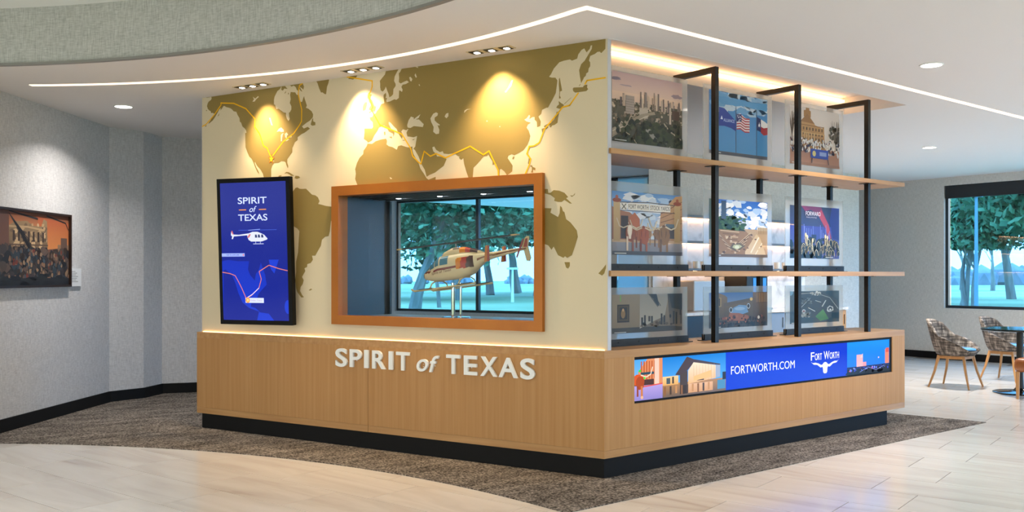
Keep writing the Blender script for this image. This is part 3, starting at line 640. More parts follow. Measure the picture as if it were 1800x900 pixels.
land([mp_(13, '65 65 95 65 100 100 120 100 150 75 200 80 250 100 285 140 265 150 320 200 300 200 250 165 225 185 190 185 155 175 160 150 120 120 65 105'), mp_(13, '300 125 330 125 350 100 345 120 320 138')])
land([mp_(13, '40 240 130 245 120 285 190 325 205 290 210 220 225 235 235 270 250 280 265 345 305 375 330 405 365 450 375 510 350 590 320 680 275 705 255 690 240 705 190 680 175 650 160 620 150 600 130 630 100 590 75 580 40 570'), mp_(13, '250 745 300 745 300 780 285 805 265 795'), mp_(13, '636 765 610 800 565 850 600 870 620 850 636 800')])
land([mp_(1, '845 440 870 400 850 360 890 390 935 350 945 365 905 400 880 435'), mp_(2, '120 785 140 785 160 860 175 905 155 900 130 820'), mp_(3, '690 105 720 60 760 35 800 75 800 105 760 110 735 95'), mp_(3, '755 255 755 160 770 135 800 125 785 150 775 200 770 255'), mp_(3, '815 140 845 115 870 150 850 165 845 210 825 190 820 160'), mp_(3, '825 255 860 225 890 220 850 250'), mp_(3, '880 195 930 175 925 190 885 200'), mp_(3, '632 567 640 557 648 567 640 577'),
      mp_(8, '95 240 110 190 135 150 165 160 165 180 180 165 235 125 215 165 185 180 220 180 270 230 260 260 215 255 165 250 130 270 100 265'), mp_(8, '340 170 370 120 400 105 420 115 415 140 385 160 385 190 410 215 440 235 435 245 415 240 435 290 430 330 400 335 370 310 375 260 350 210'), mp_(8, '490 150 505 120 530 110 530 145 510 168'), mp_(8, '85 290 110 280 105 290'),
      mp_(9, '605 635 640 590 690 490 705 492 685 560 650 600 620 640'), mp_(10, '110 60 115 30 145 12 195 10 150 20 125 45'), mp_(10, '380 158 389 149 398 158 389 168'), mp_(10, '538 225 545 217 552 225 545 233'), mp_(7, '265 235 285 225 315 260 300 300 280 290'), mp_(7, '350 200 365 170 385 230 370 240'), mp_(7, '415 350 425 340 437 368 425 368'), mp_(6, '450 780 465 785 480 800 460 802'), mp_(7, '360 50 400 50 410 85 385 80')], .0489, M_MURAL, 'lake_print')
def route(pts, wd=.0105, y=.0484):
    bm = BM()
    for (x0, z0), (x1, z1) in zip(pts, pts[1:]):
        dx, dz = x1-x0, z1-z0; l = math.hypot(dx, dz) or 1; nx, nz = -dz/l*wd/2, dx/l*wd/2; ex, ez = dx/l*wd*.3, dz/l*wd*.3
        flat_poly(bm, [(x0+nx-ex, z0+nz-ez), (x1+nx+ex, z1+nz+ez), (x1-nx+ex, z1-nz+ez), (x0-nx-ex, z0-nz-ez)], y)
    obj('flight_route', bm, M_ROUTE, mural)
route(mp_(1, '48 832 110 800 240 650 350 490 345 460 550 465 740 548 885 710 880 830') + mp_(3, '335 20 415 130 480 325 540 365 590 490'))
route(mp_(3, '630 480 790 265 960 130 1050 0') + mp_(2, '632 840 635 650 600 500 580 400 600 270 650 232'))
route(mp_(5, '90 215 490 290 490 380 435 540 500 710 475 740 560 895') + mp_(6, '340 190 590 295 690 460 710 540 770 605') + mp_(8, '240 650 275 515 340 568 400 540 500 585 600 535') + mp_(10, '0 550 185 465 345 568 415 522 525 755 527 835'))
route(mp_(11, '150 812 195 710 212 640 170 580 195 498 250 492 310 455 370 300 530 110') + mp_(12, '280 890 370 865 480 710')); route(mp_(12, '565 595 590 552 822 515'))
sx, sz = mp_(3, '605 537')[0]
for rr, m_, y_ in ((.042, mat('star_outline', 'b8651a', .6), .0479), (.028, mat('star_yellow', 'ffd21f', .6), .0474)):
    bm = BM(); flat_poly(bm, [(sx+rr*(1 if i % 2 == 0 else .42)*math.sin(i*PI/5+.1), sz+rr*1.15*(1 if i % 2 == 0 else .42)*math.cos(i*PI/5+.1)) for i in range(10)], y_); obj('star', bm, m_, mural)

# ================================================================ GLASS CASE
case = thing('display_case', 'glass display case with a copper orange frame set into the mural wall', 'display case', (-1.46, .1, VZ0-.07), 'L')
FO = (-2.44, -.483, .973, 2.085)
for pts in (((FO[0], FO[2]), (FO[1], FO[2]), (-VU0, VZ0), (-VU1, VZ0)), ((FO[0], FO[3]), (FO[1], FO[3]), (-VU0, VZ1), (-VU1, VZ1)), ((FO[0], FO[2]), (FO[0], FO[3]), (-VU1, VZ1), (-VU1, VZ0)), ((FO[1], FO[2]), (FO[1], FO[3]), (-VU0, VZ1), (-VU0, VZ0))):
    bm = BM(); prism(bm, [(x, z) for x, z in pts], -.048, -.012, XZ); obj('frame_member', bm, M_ORANGE, case)
# interior lining
CB = .667
obj('inner_reveal', frame_bm(-VU1-.012, -VU0+.012, VZ0-.012, VZ1+.012, -VU1, -VU0, VZ0, VZ1, .0485, .125), M_ORANGE, case)
obj('side_panel', boxes(((-VU1-.012, .1255, VZ0-.012), (-VU1, CB, VZ1+.012))), M_DARKG, case)
obj('side_panel', boxes(((-VU0, .1255, VZ0-.012), (-VU0+.012, CB, VZ1+.012))), M_DARKG, case)
obj('case_floor', boxes(((-VU1, .1255, VZ0-.03), (-VU0, CB, VZ0-.012))), mat('pale_blue_deck', 'b9cfe4', .25), case)
cc = obj('case_ceiling', boxes(((-VU1, .1255, VZ1+.012), (-VU0, CB, VZ1+.03))), mat('black_ribbed', '202428', .4), case)
for i in range(6): obj('slat', boxes(((-VU1+.02, .16+.085*i, VZ1-.004), (-VU0-.02, .19+.085*i, VZ1+.0115))), mat('dark_slat', '2c3136', .4), cc, shift=BASE[case.name])
for i in range(4): obj('puck_light', boxes(((-VU1+.25+.42*i, .44, VZ1-.006), (-VU1+.28+.42*i, .47, VZ1+.0115))), mat('small_cool_lamp', 'eef6ff', .5, emit=10), cc, shift=BASE[case.name])
obj('front_glass', boxes(((-VU1+.0005, .06, VZ0+.0005), (-VU0-.0005, .066, VZ1-.0005))), M_GLASSF, case)
obj('back_glass', boxes(((-VU1+.0005, CB-.008, VZ0-.01), (-VU0-.0005, CB, VZ1-.0045))), M_GLASSF, case)
obj('corner_post', boxes(((-VU1+.0005, CB-.035, VZ0-.011), (-VU1+.03, CB-.009, VZ1-.0045))), M_FRAME, case)
add_light('case_lamp', 'AREA', (0, .2, VZ1-.02-(VZ0-.07)), 3.5, (1, .9, .75), case, shape='RECTANGLE', size=1.4, size_y=.1)
# ================================================================ MODEL HELICOPTER
heli = thing('model_helicopter', 'cream model helicopter with orange and brown stripes on a chrome stand', 'model helicopter', (-1.45, .36, VZ0-.012), 'L')
HM = Matrix.Translation((-.315, 0, .326)) @ Matrix.Rotation(math.radians(-7), 4, 'Y')
O0 = (0, 0, 0)
SEC = [(0, -.012, .012, .01), (.03, -.035, .03, .04), (.08, -.05, .06, .065), (.14, -.058, .105, .082), (.2, -.06, .135, .09), (.3, -.062, .14, .092), (.4, -.058, .14, .088), (.47, -.04, .135, .072), (.53, .0, .12, .048), (.6, .045, .11, .032), (.7, .06, .108, .026), (.85, .075, .108, .02), (.97, .085, .105, .014)]
def sect(x, S=SEC):
    for a, b in zip(S, S[1:]):
        if a[0] <= x <= b[0]:
            t = (x-a[0])/(b[0]-a[0]); t = t*t*(3-2*t)*.4+t*.6; return [a[i]+(b[i]-a[i])*t for i in (1, 2, 3)]
    return list(S[-1][1:])
def hpt(x, a, o=0., S=SEC):
    lo, hi, hw_ = sect(x, S); c, s = math.cos(a), math.sin(a); pw = lambda v: math.copysign(abs(v)**.75, v)
    return HM @ Vector((x, (hw_+o)*pw(c), (lo+hi)/2+((hi-lo)/2+o)*pw(s)))
def loft(name, x0, x1, a0, a1, nx, na, m, o=0., S=SEC, colf=None, parent=heli, closed=False):
    vs = []; fs = []; cs = []
    for i in range(nx+1):
        for j in range(na+1): vs.append(tuple(hpt(x0+(x1-x0)*i/nx, a0+(a1-a0)*j/na, o, S)))
    for i in range(nx):
        for j in range(na):
            fs.append([i*(na+1)+j, (i+1)*(na+1)+j, (i+1)*(na+1)+j+1, i*(na+1)+j+1])
            if colf: cs += [*lin(colf(x0+(x1-x0)*(i+.5)/nx, a0+(a1-a0)*(j+.5)/na)), 1]*4
    me = bpy.data.meshes.new(name); me.from_pydata(vs, [], fs)
    if colf: me.attributes.new('ink', 'FLOAT_COLOR', 'CORNER').data.foreach_set('color', cs)
    return obj(name, me, m, parent, smooth='all', shift=O0)
def heli_col(x, a):
    lo, hi, hw_ = sect(x); z = (lo+hi)/2+(hi-lo)/2*math.copysign(abs(math.sin(a))**.75, math.sin(a))
    if x < .028: return '3a2a2c' if z < .008 else '8a2f2a'
    if x > .37 and x < .52 and .012 < z < .1 and x > .37+(z-.05)*.25:
        q = x-(z-.05)*.25
        return 'e0851c' if q < .415 else ('b3392a' if q < .46 else '4a2a24')
    if abs(z-(.018+x*.03)) < .0055 and x < .5: return '7d2f2c'
    if x > .55 and abs(z-(lo+hi)/2) < .006: return '8a5a3c'
    return 'e6d3ab'
M_HELI = art_mat('heli_paint', rough=.22)
loft('fuselage', 0, .97, 0, 2*PI, 96, 64, M_HELI, colf=heli_col)
COWL = [(.19, .12, .125, .02), (.24, .11, .165, .048), (.32, .11, .188, .055), (.42, .11, .182, .052), (.5, .11, .16, .042), (.6, .1, .115, .02)]
def cowl_col(x, a):
    if .4 < x < .55 and math.sin(a) > -.1: return ('e0851c', 'b3392a', '4a2a24')[min(2, int((x-.4)/.045))]
    return '5e4a3c' if .33 < x < .39 and .3 < math.sin(a) < .8 else 'dcc59a'
loft('engine_cowl', .19, .6, 0, 2*PI, 40, 32, M_HELI, S=COWL, colf=cowl_col)
M_HG = mat('model_window', '4d7f96', .08)
for sgn in (0, 1):
    T = (lambda a: a) if sgn == 0 else (lambda a: PI-a)
    for xa, xb in ((.115, .165), (.172, .21), (.222, .3)):
        a_, b_ = T(.12), T(.95); loft('cabin_window', xa, xb, a_, b_, 6, 8, M_HG, o=.0015)
    loft('windshield', .05, .11, T(.35), T(1.35), 6, 8, M_HG, o=.0015)
# skids
for sy in (-1, 1):
    bm = BM(); tube(bm, [HM @ Vector(p) for p in ((-.045, sy*.125, -.1), (-.02, sy*.125, -.116), (.2, sy*.125, -.12), (.56, sy*.125, -.12))], .0075, 8); obj('skid', bm, mat('skid_cream', 'cdbd92', .3), heli, shift=O0, smooth=True)
    for xa in (.03, .4): bm = BM(); box(bm, (xa, sy*.125-.012, -.113), (xa+.13, sy*.125+.012, -.108), HM); obj('skid_step', bm, mat('dark_step', '3a3d3c', .6), heli, shift=O0)
for xa in (.13, .4):
    bm = BM(); tube(bm, [HM @ Vector(p) for p in ((xa, -.125, -.12), (xa+.01, -.1, -.075), (xa+.012, -.05, -.056), (xa+.012, .05, -.056), (xa+.01, .1, -.075), (xa, .125, -.12))], .006, 6); obj('cross_tube', bm, mat('skid_cream', 'cdbd92', .3), heli, shift=O0, smooth=True)
bm = BM(); tube(bm, [HM @ Vector((.335, 0, .17)), HM @ Vector((.335, 0, .228))], .007, 8); obj('rotor_mast', bm, M_CHROME, heli, shift=O0)
bm = BM(); box(bm, (.285, -.012, .218), (.385, .012, .234), HM); hub = obj('rotor_hub', bm, mat('dark_step', '3a3d3c', .6), heli, shift=O0)
RM = HM @ Matrix.Translation((.335, 0, .228)) @ Matrix.Rotation(math.radians(2.0), 4, 'Y')
for s in (-1, 1):
    bm = BM(); box(bm, (min(s*.05, s*.52), -.02, -.0045), (max(s*.05, s*.52), .02, .0045), RM); b_ = obj('rotor_blade', bm, mat('blade_black', '15171a', .35), heli, shift=O0)
    bm = BM(); box(bm, (min(s*.52, s*.575), -.02, -.0045), (max(s*.52, s*.575), .02, .0045), RM); obj('blade_tip', bm, mat('blade_tip_tan', 'd2b27a', .4), b_, shift=O0)
def plate(name, pts, y0, y1, m):
    bm = BM(); prism(bm, pts, -y1, -y0, HM @ XZ); return obj(name, bm, m, heli, shift=O0)
plate('tail_fin', [(.925, .1), (.965, .175), (.985, .185), (1.005, .18), (.985, .105), (1.0, .02), (.985, -.005), (.96, .0), (.945, .08)], -.004, .004, mat('fin_cream', 'd9c08c', .3))
plate('tail_fin_band', [(.945, .105), (.97, .165), (.99, .17), (.978, .105)], -.0046, .0046, mat('fin_red', 'a3402f', .3))
bm = BM(); box(bm, (.665, -.12, .082), (.715, .12, .087), HM); obj('stabilizer', bm, mat('fin_cream', 'd9c08c', .3), heli, shift=O0)
for sy in (-1, 1):
    f1 = plate('finlet', [(.66, .03), (.685, .15), (.715, .15), (.705, .03)], sy*.12-.003, sy*.12+.003, mat('finlet_orange', 'c8762a', .3))
    plate('finlet_band', [(.685, .03), (.705, .15), (.716, .15), (.706, .03)], sy*.12-.0036, sy*.12+.0036, mat('fin_red', 'a3402f', .3))
bm = BM()
for a in (.5, .5+PI): box(bm, (-.006, -.002, 0), (.006, .002, .075), HM @ Matrix.Translation((.925, -.022, .1)) @ Matrix.Rotation(a, 4, 'Y'))
obj('tail_rotor', bm, mat('rotor_red', '9c2a2c', .3), heli, shift=O0)
v, tr, asp = text_mesh('Spirit of Texas', .004, .35); bm = BM()
vs = []
for x, y in v:
    xx = .13+.2*x; zz = -.018+.026*y+xx*.05; lo, hi, hw_ = sect(xx); sv = max(-.99, min(.99, (zz-(lo+hi)/2)/((hi-lo)/2))); a = -math.asin(math.copysign(abs(sv)**(1/.75), sv)); vs.append(bm.verts.new(hpt(xx, PI+a if True else 0, .0012)))
for t in tr:
    try: bm.faces.new([vs[i] for i in t])
    except ValueError: pass
obj('name_lettering', bm, mat('script_red', '6d2226', .5), heli, shift=O0)
bm = BM(); lathe(bm, [(.016, 0), (.016, .27)], 16, Matrix.Translation((-.02, -.02, .006))); lathe(bm, [(.010, 0), (.010, .27)], 12, Matrix.Translation((.025, .02, .006))); obj('stand_pole', bm, M_CHROME, heli, shift=O0, smooth=True)
bm = BM(); lathe(bm, [(.12, 0), (.12, .006), (.11, .008)], 32); obj('stand_base', bm, M_CHROME, heli, shift=O0, smooth=True)

# ================================================================ TOUCH SCREEN
TWd, THt = .71, 1.225
tp = LW(2.80, -.06); ang = RL+math.radians(12)      # left edge swings out from the wall
# screen local x runs right (towards -u): right edge at tp
ts = thing('touch_screen', 'tall blue touch screen showing SPIRIT of TEXAS beside the glass case', 'screen', (0, 0, 0))
ctr_ = tp-Vector((math.cos(ang), math.sin(ang), 0))*(TWd/2)
BASE[ts.name] = (0, 0, 0); ts.rotation_euler = (math.radians(2.6), 0, ang); ts.location = (ctr_.x, ctr_.y, 1.567)
obj('housing', boxes(((-TWd/2, -.02, -THt/2), (TWd/2, .035, THt/2))), mat('black_bezel', '0a0a0c', .35), ts, bevel=.004)
obj('wall_mount', boxes(((-.12, .0355, -.14), (.22, .13, .14))), M_BLACK, ts)
A = Art(9); AS = TWd/THt
A.rect(0, 0, 1, 1, '02188a', '001680')
A.text('SPIRIT', .27, .845, .71, .893, 'c8d4ff', off=.012); A.text('of', .445, .785, .555, .828, 'c8d4ff', off=.004, shear=.3); A.text('TEXAS', .27, .722, .715, .770, 'c8d4ff', off=.012)
A.rect(.285, .799, .395, .806, 'e08a3c'); A.rect(.59, .799, .7, .806, 'e08a3c')
# small helicopter graphic, nose to the right
A.line([(.27, .655), (.85, .655)], .003, '3a5ad0', AS); A.line([(.42, .654), (.6, .66)], .004, '8aa0e8', AS)
A.poly([(.15, .62), (.155, .645), (.17, .652), (.19, .625), (.4, .618), (.42, .585), (.46, .572), (.62, .572), (.7, .585), (.71, .592), (.66, .62), (.61, .632), (.56, .642), (.48, .642), (.43, .632), (.2, .618), (.18, .592), (.16, .592), (.17, .61)], 'd5d9ee')
A.poly([(.155, .645), (.17, .655), (.19, .63), (.18, .622)], 'c8606a'); A.poly([(.4, .6), (.43, .625), (.46, .625), (.43, .6)], 'c86a72')
for a, b in ((.52, .555), (.565, .6), (.615, .65)): A.poly([(a, .6), (b, .6), (b-.008, .622), (a, .622)], '2a3566')
A.line([(.49, .555), (.65, .555)], .005, 'b8c0e4', AS); A.line([(.53, .556), (.53, .573)], .004, 'b8c0e4', AS); A.line([(.6, .556), (.6, .573)], .004, 'b8c0e4', AS)
A.rect(.0, .464, .355, .488, '9aacf0'); A.text('TAP TO EXPLORE', .07, .471, .27, .481, '23379a', off=.006); A.ell(.335, .476, .012, .007, 'd87a8a')
A.poly([(0, .0), (.0, .43), (.1, .44), (.25, .43), (.42, .43), (.40, .37), (.43, .33), (.5, .29), (.52, .34), (.56, .36), (.6, .42), (.55, .44), (.6, .42), (.66, .33), (.68, .26), (.6, .22), (.55, .19), (.52, .15), (.44, .14), (.43, .10), (.5, .09), (.57, .06), (.52, .07), (.4, .09), (.3, .13), (.24, .2), (.2, .27), (.15, .33), (.05, .37), (.02, .36)], '0a34c4', '0528ae')
A.poly([(.72, .44), (.87, .44), (.8, .34), (.75, .37)], '0a34c4'); A.poly([(.55, .06), (.7, .05), (.78, 0), (.52, 0)], '0a34c4'); A.ell(.99, .1, .05, .05, '0a34c4')
A.line([(0, .35), (.12, .34), (.2, .325), (.25, .28), (.3, .23), (.36, .16), (.44, .18), (.56, .235), (.6, .3), (.57, .355), (.72, .4), (.87, .375), (1, .36)], .006, 'd8786a', AS); A.line([(.38, .165), (.46, .19), (.56, .235)], .006, 'e8d0e8', AS)
A.rect(.35, .127, .63, .163, 'cfd8f8'); A.text('Dallas, Texas', .43, .138, .6, .151, 'b08aa0'); A.ell(.385, .146, .034, .02, 'e8963c'); A.ell(.385, .146, .018, .011, 'f8c880')
A.build('picture', TWd-.07, THt-.075, M_SCREEN, ts, (-TWd/2+.035, -.0205, -THt/2+.0375))

# ================================================================ SHELVES AND POSTS
POSTX = (1.22, 2.28, 3.34); FY, BY = .06, .44; PZ = 2.945
for x, nm in zip(POSTX, ('nearest the mural corner', 'in the middle of the shelves', 'nearest the far end')):
    t = thing('shelf_frame', 'black steel U shaped shelf frame %s' % nm, 'shelf frame', (x, .25, ZT), group='steel frames carrying the shelves')
    h = .02
    obj('front_post', boxes(((x-h, FY-h, ZT), (x+h, FY+h, PZ))), M_STEEL, t); obj('back_post', boxes(((x-h, BY-h, ZT), (x+h, BY+h, PZ))), M_STEEL, t)
    obj('top_bar', boxes(((x-h, FY+h, PZ-2*h), (x+h, BY-h, PZ))), M_STEEL, t)
    for zz in (2.1925, 1.3605):
        for yy in (FY, BY): obj('flange', boxes(((x-.06, yy-.05, zz-.004), (x-h-.0005, yy+.05, zz)), ((x+h+.0005, yy-.05, zz-.004), (x+.06, yy+.05, zz))), M_STEEL, t)
def shelf(z0, z1, label):
    # notched around the posts so that they pass through it
    t = thing('wooden_shelf', label, 'shelf', (2, .24, z0)); h = .0215
    xs = [.062]+[v for x in POSTX for v in (x-h, x+h)]+[WC]
    bs = []
    ys = (.0, FY-h, FY+h, BY-h, BY+h, .49)
    for i in range(len(xs)-1):
        if i % 2 == 0: bs.append(((xs[i], ys[0], z0), (xs[i+1], ys[5], z1)))
        else:
            for a, b in ((0, 1), (2, 3), (4, 5)): bs.append(((xs[i], ys[a], z0), (xs[i+1], ys[b], z1)))
    bm = boxes(*bs); bmesh.ops.remove_doubles(bm, verts=bm.verts, dist=1e-5); obj('board', bm, M_WOODH, t)
    return t
shelf(2.193, 2.228, 'upper oak shelf running through the black steel frames'); shelf(1.361, 1.40, 'lower oak shelf at eye level running through the black steel frames')

# ================================================================ PRINTED PANELS
def panel(ix, row, label, art, W_=.87):
    px0 = (.24, 1.30, 2.36)[ix]; zb, ztp, ph0, ph1 = ((2.228, 2.862, 2.325, 2.825), (1.40, 2.04, 1.515, 1.97), (ZT, 1.28, .951, 1.230))[row]
    y = .24; t = thing('acrylic_photo_panel', label, 'photo panel', (px0+W_/2, y, zb), group='acrylic photo panels on the shelves')
    obj('acrylic_sheet', boxes(((px0, y-.004, zb+.012), (px0+W_, y+.004, ztp))), M_ACRY, t)
    hb = .05 if row else .05
    if row: 
        obj('holder', boxes(((px0, y-.016, zb+.001), (px0+W_, y-.0045, zb+hb)), ((px0, y+.0045, zb+.001), (px0+W_, y+.016, zb+hb)), ((px0-.035, y-.03, zb), (px0+W_+.035, y+.03, zb+.005))), M_STEEL, t)
        for k in range(4): bm = BM(); lathe(bm, [(.006, 0), (.006, .003)], 10, Matrix.Translation((px0+.12+.21*k, y-.016, zb+.028)) @ Matrix.Rotation(PI/2, 4, 'X')); obj('screw', bm, M_BLACK, t)
    else: obj('holder', boxes(((px0, y-.008, zb), (px0+W_, y+.008, zb+.012))), mat('clear_foot', 'dfe3e6', .2), t)
    art.build('print', .745, ph1-ph0, M_PRINT, t, (px0+.064, y-.0042, ph0))
    return t
def caption(A, a=.03): A.rect(a, .018, a+.16, .032, 'c8c8c4')
# 1 city and river
A = Art(21); A.rect(0, .55, 1, 1, 'f0d0b4', 'c9a8ac'); A.rect(0, .52, 1, .72, 'd8b8a8', 'eccbb4'); A.ell(.05, .9, .07, .025, '8a7f92', jit=.3); A.ell(.2, .82, .08, .012, 'b09aa0', jit=.3); A.ell(.92, .78, .09, .03, 'a08a94', jit=.3)
A.rect(0, .0, 1, .6, '2f3320', '5a5444'); A.scat(170, 0, .3, 1, .6, .018, .02, ['4a4a34', '6a5c4c', '8a7866', '3a3c28', 'a08a78', '59513f', 'c0ac98']); A.scat(60, 0, .48, 1, .6, .016, .012, ['b8a494', '8a7a6c', 'd8c4b0'])
for i in range(46):
    x = A.r.uniform(.1, .97); h = A.r.uniform(.04, .16)*(1.6 if .38 < x < .66 else 1); wd = A.r.uniform(.012, .03); A.rect(x, .52, x+wd, .55+h, A.r.choice(['a08c80', 'c0a898', '7a6a66', 'd4bca8', '5f5658', '8a7c78']))
A.rect(.18, .42, .3, .68, 'b0a098', 'a89890'); A.rect(.37, .38, .49, .53, 'c4b4a6'); A.rect(.84, .42, .95, .56, '5c463c'); A.rect(.8, .35, .83, .6, 'c4b0a0')
for i in range(6): A.line([(.18, .45+.035*i), (.3, .45+.035*i)], .006, '7f746e')
A.poly([(0, .05), (.45, .42), (.6, .46), (.58, .5), (.4, .44), (0, .18)], 'a49684'); A.line([(0, .14), (.5, .43)], .012, 'd6c8b6'); A.line([(0, .07), (.5, .4)], .006, '6a6052')
for i in range(7): A.line([(.03+.065*i, .16+.055*i), (.055+.065*i, .24+.05*i), (.09+.065*i, .21+.055*i)], .012, 'c8baa8')
A.poly([(.25, .0), (.5, .3), (.62, .36), (.9, .1), (1, .0)], '3a4424'); A.poly([(.44, .22), (.52, .24), (.6, .13), (.85, .03), (.8, .0), (.55, .1)], '9a968c'); A.line([(.72, .35), (.8, .25), (1, .12)], .02, 'bcae98'); A.line([(.16, .16), (.26, .1), (.33, .0)], .014, 'b8a890')
A.scat(140, .05, .0, 1, .34, .03, .035, ['22281a', '2e3620', '38402a', '1a2014', '454a30']); caption(A)
panel(0, 0, 'acrylic panel with a sunset photo of a city skyline above a river bridge', A)
# 2 flags
A = Art(22); A.rect(0, 0, 1, 1, '3f8fcc', '3a7fc0'); A.scat(70, .1, .72, 1, 1, .09, .05, ['8ab4dc', 'a8c6e2', '6fa6d6', 'c4d6e8']); A.rect(0, 0, 1, .055, '55565c')
for i in range(12): A.poly([(A.r.uniform(-.1, 1), .88), (A.r.uniform(0, 1), .8), (A.r.uniform(0, 1.1), .93)], '5f9fd4')
for x, h in ((.44, .80), (.8, .78)): A.rect(x, .04, x+.01, h, '4a5266')
A.poly([(.16, .75), (.25, .74), (.36, .64), (.445, .56), (.445, .40), (.36, .44), (.25, .46), (.16, .45)], '243a90', '2c48a4'); A.text('ALLIANCE', .235, .53, .42, .58, 'b8c8f0', off=.01); A.poly([(.185, .56), (.205, .62), (.225, .56)], 'dfe8ff')
A.poly([(.455, .68), (.52, .70), (.6, .64), (.68, .63), (.68, .42), (.6, .40), (.52, .45), (.455, .44)], 'e8e0e4')
for i in range(6): z = .43+.042*i; A.poly([(.455, z), (.52, z+.015), (.6, z-.03), (.68, z-.02), (.68, z), (.6, z-.008), (.52, z+.036), (.455, z+.02)], 'b0343e')
A.poly([(.455, .56), (.54, .57), (.54, .69), (.455, .68)], '232f6c'); A.scat(14, .465, .57, .53, .67, .006, .008, ['e8e8f4'])
A.poly([(.81, .69), (.88, .66), (.88, .45), (.81, .47)], '1e2b66'); A.poly([(.88, .66), (.95, .63), (1, .60), (1, .54), (.93, .52), (.88, .54)], 'ece8ea'); A.poly([(.88, .54), (.93, .52), (1, .54), (1, .42), (.93, .40), (.88, .44)], 'a8323c'); A.poly([(.83, .56), (.843, .575), (.85, .61), (.857, .575), (.87, .57), (.86, .555), (.865, .525), (.847, .54), (.833, .525), (.838, .55)], 'f0f0f8')
caption(A); panel(1, 0, 'acrylic panel with a photo of three flags against blue sky', A)
# 3 courthouse parade
A = Art(23); A.rect(0, 0, 1, 1, 'd9c8b4', 'd8cfcc'); A.rect(0, .0, 1, .32, 'b48468', 'a87a62')
A.poly([(.1, .3), (.1, .72), (.2, .74), (.34, .9), (.5, .72), (.64, .68), (.68, .72), (.7, .3)], 'a87c4c', 'c49a64'); A.poly([(.27, .84), (.27, .95), (.31, .96), (.31, 1), (.38, 1), (.38, .96), (.41, .95), (.41, .84)], 'a67a48'); A.poly([(.2, .75), (.34, .9), (.49, .74)], '9a7044')
for r in range(4):
    for c in range(9): A.rect(.13+.062*c, .36+.085*r, .155+.062*c, .41+.085*r, ('4a3826', '6a5034')[(r+c) % 2], up=c == 0)
for i in range(6): A.rect(.22+.05*i, .36, .232+.05*i, .56, 'd8b884', up=i == 0)
A.line([(.1, .57), (.7, .57)], .014, 'd2ae76'); A.line([(.1, .7), (.68, .7)], .012, '8a6238')
def bare(A, x, y, h, s, col='3a3028'):
    for i in range(26): a = A.r.uniform(-.9, .9); A.line([(x, y+h*.25), (x+math.sin(a)*s*.5, y+h*.6), (x+math.sin(a*1.3)*s, y+h*A.r.uniform(.7, 1))], .007, col)
    A.line([(x, y), (x, y+h*.5)], .02, col)
bare(A, .04, .3, .65, .1, '5a4634'); bare(A, .93, .3, .55, .12)
A.scat(40, .8, .45, 1, .72, .025, .03, ['4a4438', '5a5244', '6c6252'])
A.scat(150, 0, .22, 1, .44, .016, .03, ['2a3050', 'e6e2e0', '3a2c2a', '1e2748', 'd8d4d8', '6a2c30', '20242e', 'f2eee8']); A.scat(70, .2, .36, .78, .46, .011, .02, ['f0eef0', 'e0dcdc', 'cfc8c0'])
A.rect(.4, .14, .76, .3, '2c48a8', '3450b4'); A.ell(.47, .22, .035, .05, 'd8cf88'); A.rect(.58, .19, .72, .26, '93a6dc'); A.line([(.43, .14), (.42, .04)], .022, '1c1c28'); A.line([(.75, .14), (.77, .04)], .022, '1c1c28')
A.rect(0, .0, 1, .05, 'a07860'); caption(A); panel(2, 0, 'acrylic panel with a photo of a marching parade before a stone courthouse', A)
# 4 stock yards sign and longhorns
def steer(A, x, y, s, c1, c2, face=True, hs=1.):
    A.ell(x+.01*s, y+.16*s, .07*s, .15*s, c1, jit=.08); A.rect(x-.05*s, y-.14*s, x-.025*s, y+.1*s, c2); A.rect(x+.03*s, y-.16*s, x+.055*s, y+.1*s, c1); A.ell(x, y+.2*s, .035*s, .1*s, c2, jit=.08); A.poly([(x-.03*s, y+.28*s), (x+.03*s, y+.28*s), (x+.015*s, y+.06*s), (x-.015*s, y+.06*s)], 'e6d6c4' if face else c1)
    A.line([(x-.02*s, y+.28*s), (x-.1*s*hs, y+.24*s), (x-.16*s*hs, y+.27*s), (x-.2*s*hs, y+.4*s)], .02*s, 'c4b298'); A.line([(x+.02*s, y+.28*s), (x+.1*s*hs, y+.24*s), (x+.16*s*hs, y+.27*s), (x+.2*s*hs, y+.4*s)], .02*s, 'd2c2a6')
A = Art(24); A.rect(0, .2, 1, 1, 'cfd8e2', '5a8cc8'); A.scat(34, .1, .5, .9, .98, .09, .05, ['e6e8ec', 'c8d4e4', 'a8c0de', 'dcdfe8']); A.rect(0, 0, 1, .26, '77727a', '8d8688')
A.poly([(0, .24), (0, .76), (.1, .7), (.24, .68), (.38, .55), (.38, .24)], '8a5a44', 'a87458'); A.rect(.12, .26, .22, .62, '3c2c28'); A.poly([(.24, .6), (.31, .68), (.38, .58), (.38, .3), (.24, .3)], 'b0643e')
A.poly([(.64, .24), (.68, .7), (.9, .98), (1, 1), (1, .24)], 'a0764e', 'c89a6a')
for i in range(5): A.line([(.68, .4+.07*i), (1, .42+.12*i)], .012, '7a5636')
A.rect(.72, .28, .9, .46, '4a3a30'); A.rect(.74, .46, .88, .52, '5a6670')
A.rect(0, .2, 1, .245, 'b89878')
for x in (.02, .88): A.rect(x, .22, x+.09, .84, 'a88a5e', 'c8a878'); A.ell(x+.045, .86, .06, .035, '9a5038'); A.ell(x+.045, .91, .02, .03, 'a85a40')
A.line([(.11, .83), (.5, .85), (.89, .83)], .014, '5a4a40'); A.line([(.11, .70), (.5, .705), (.89, .70)], .01, '5a4a40')
A.poly([(.12, .71), (.12, .82), (.2, .825), (.2, .71)], 'e6ddd0'); A.line([(.13, .72), (.19, .81)], .014, '4a4440'); A.line([(.13, .81), (.19, .72)], .014, '4a4440')
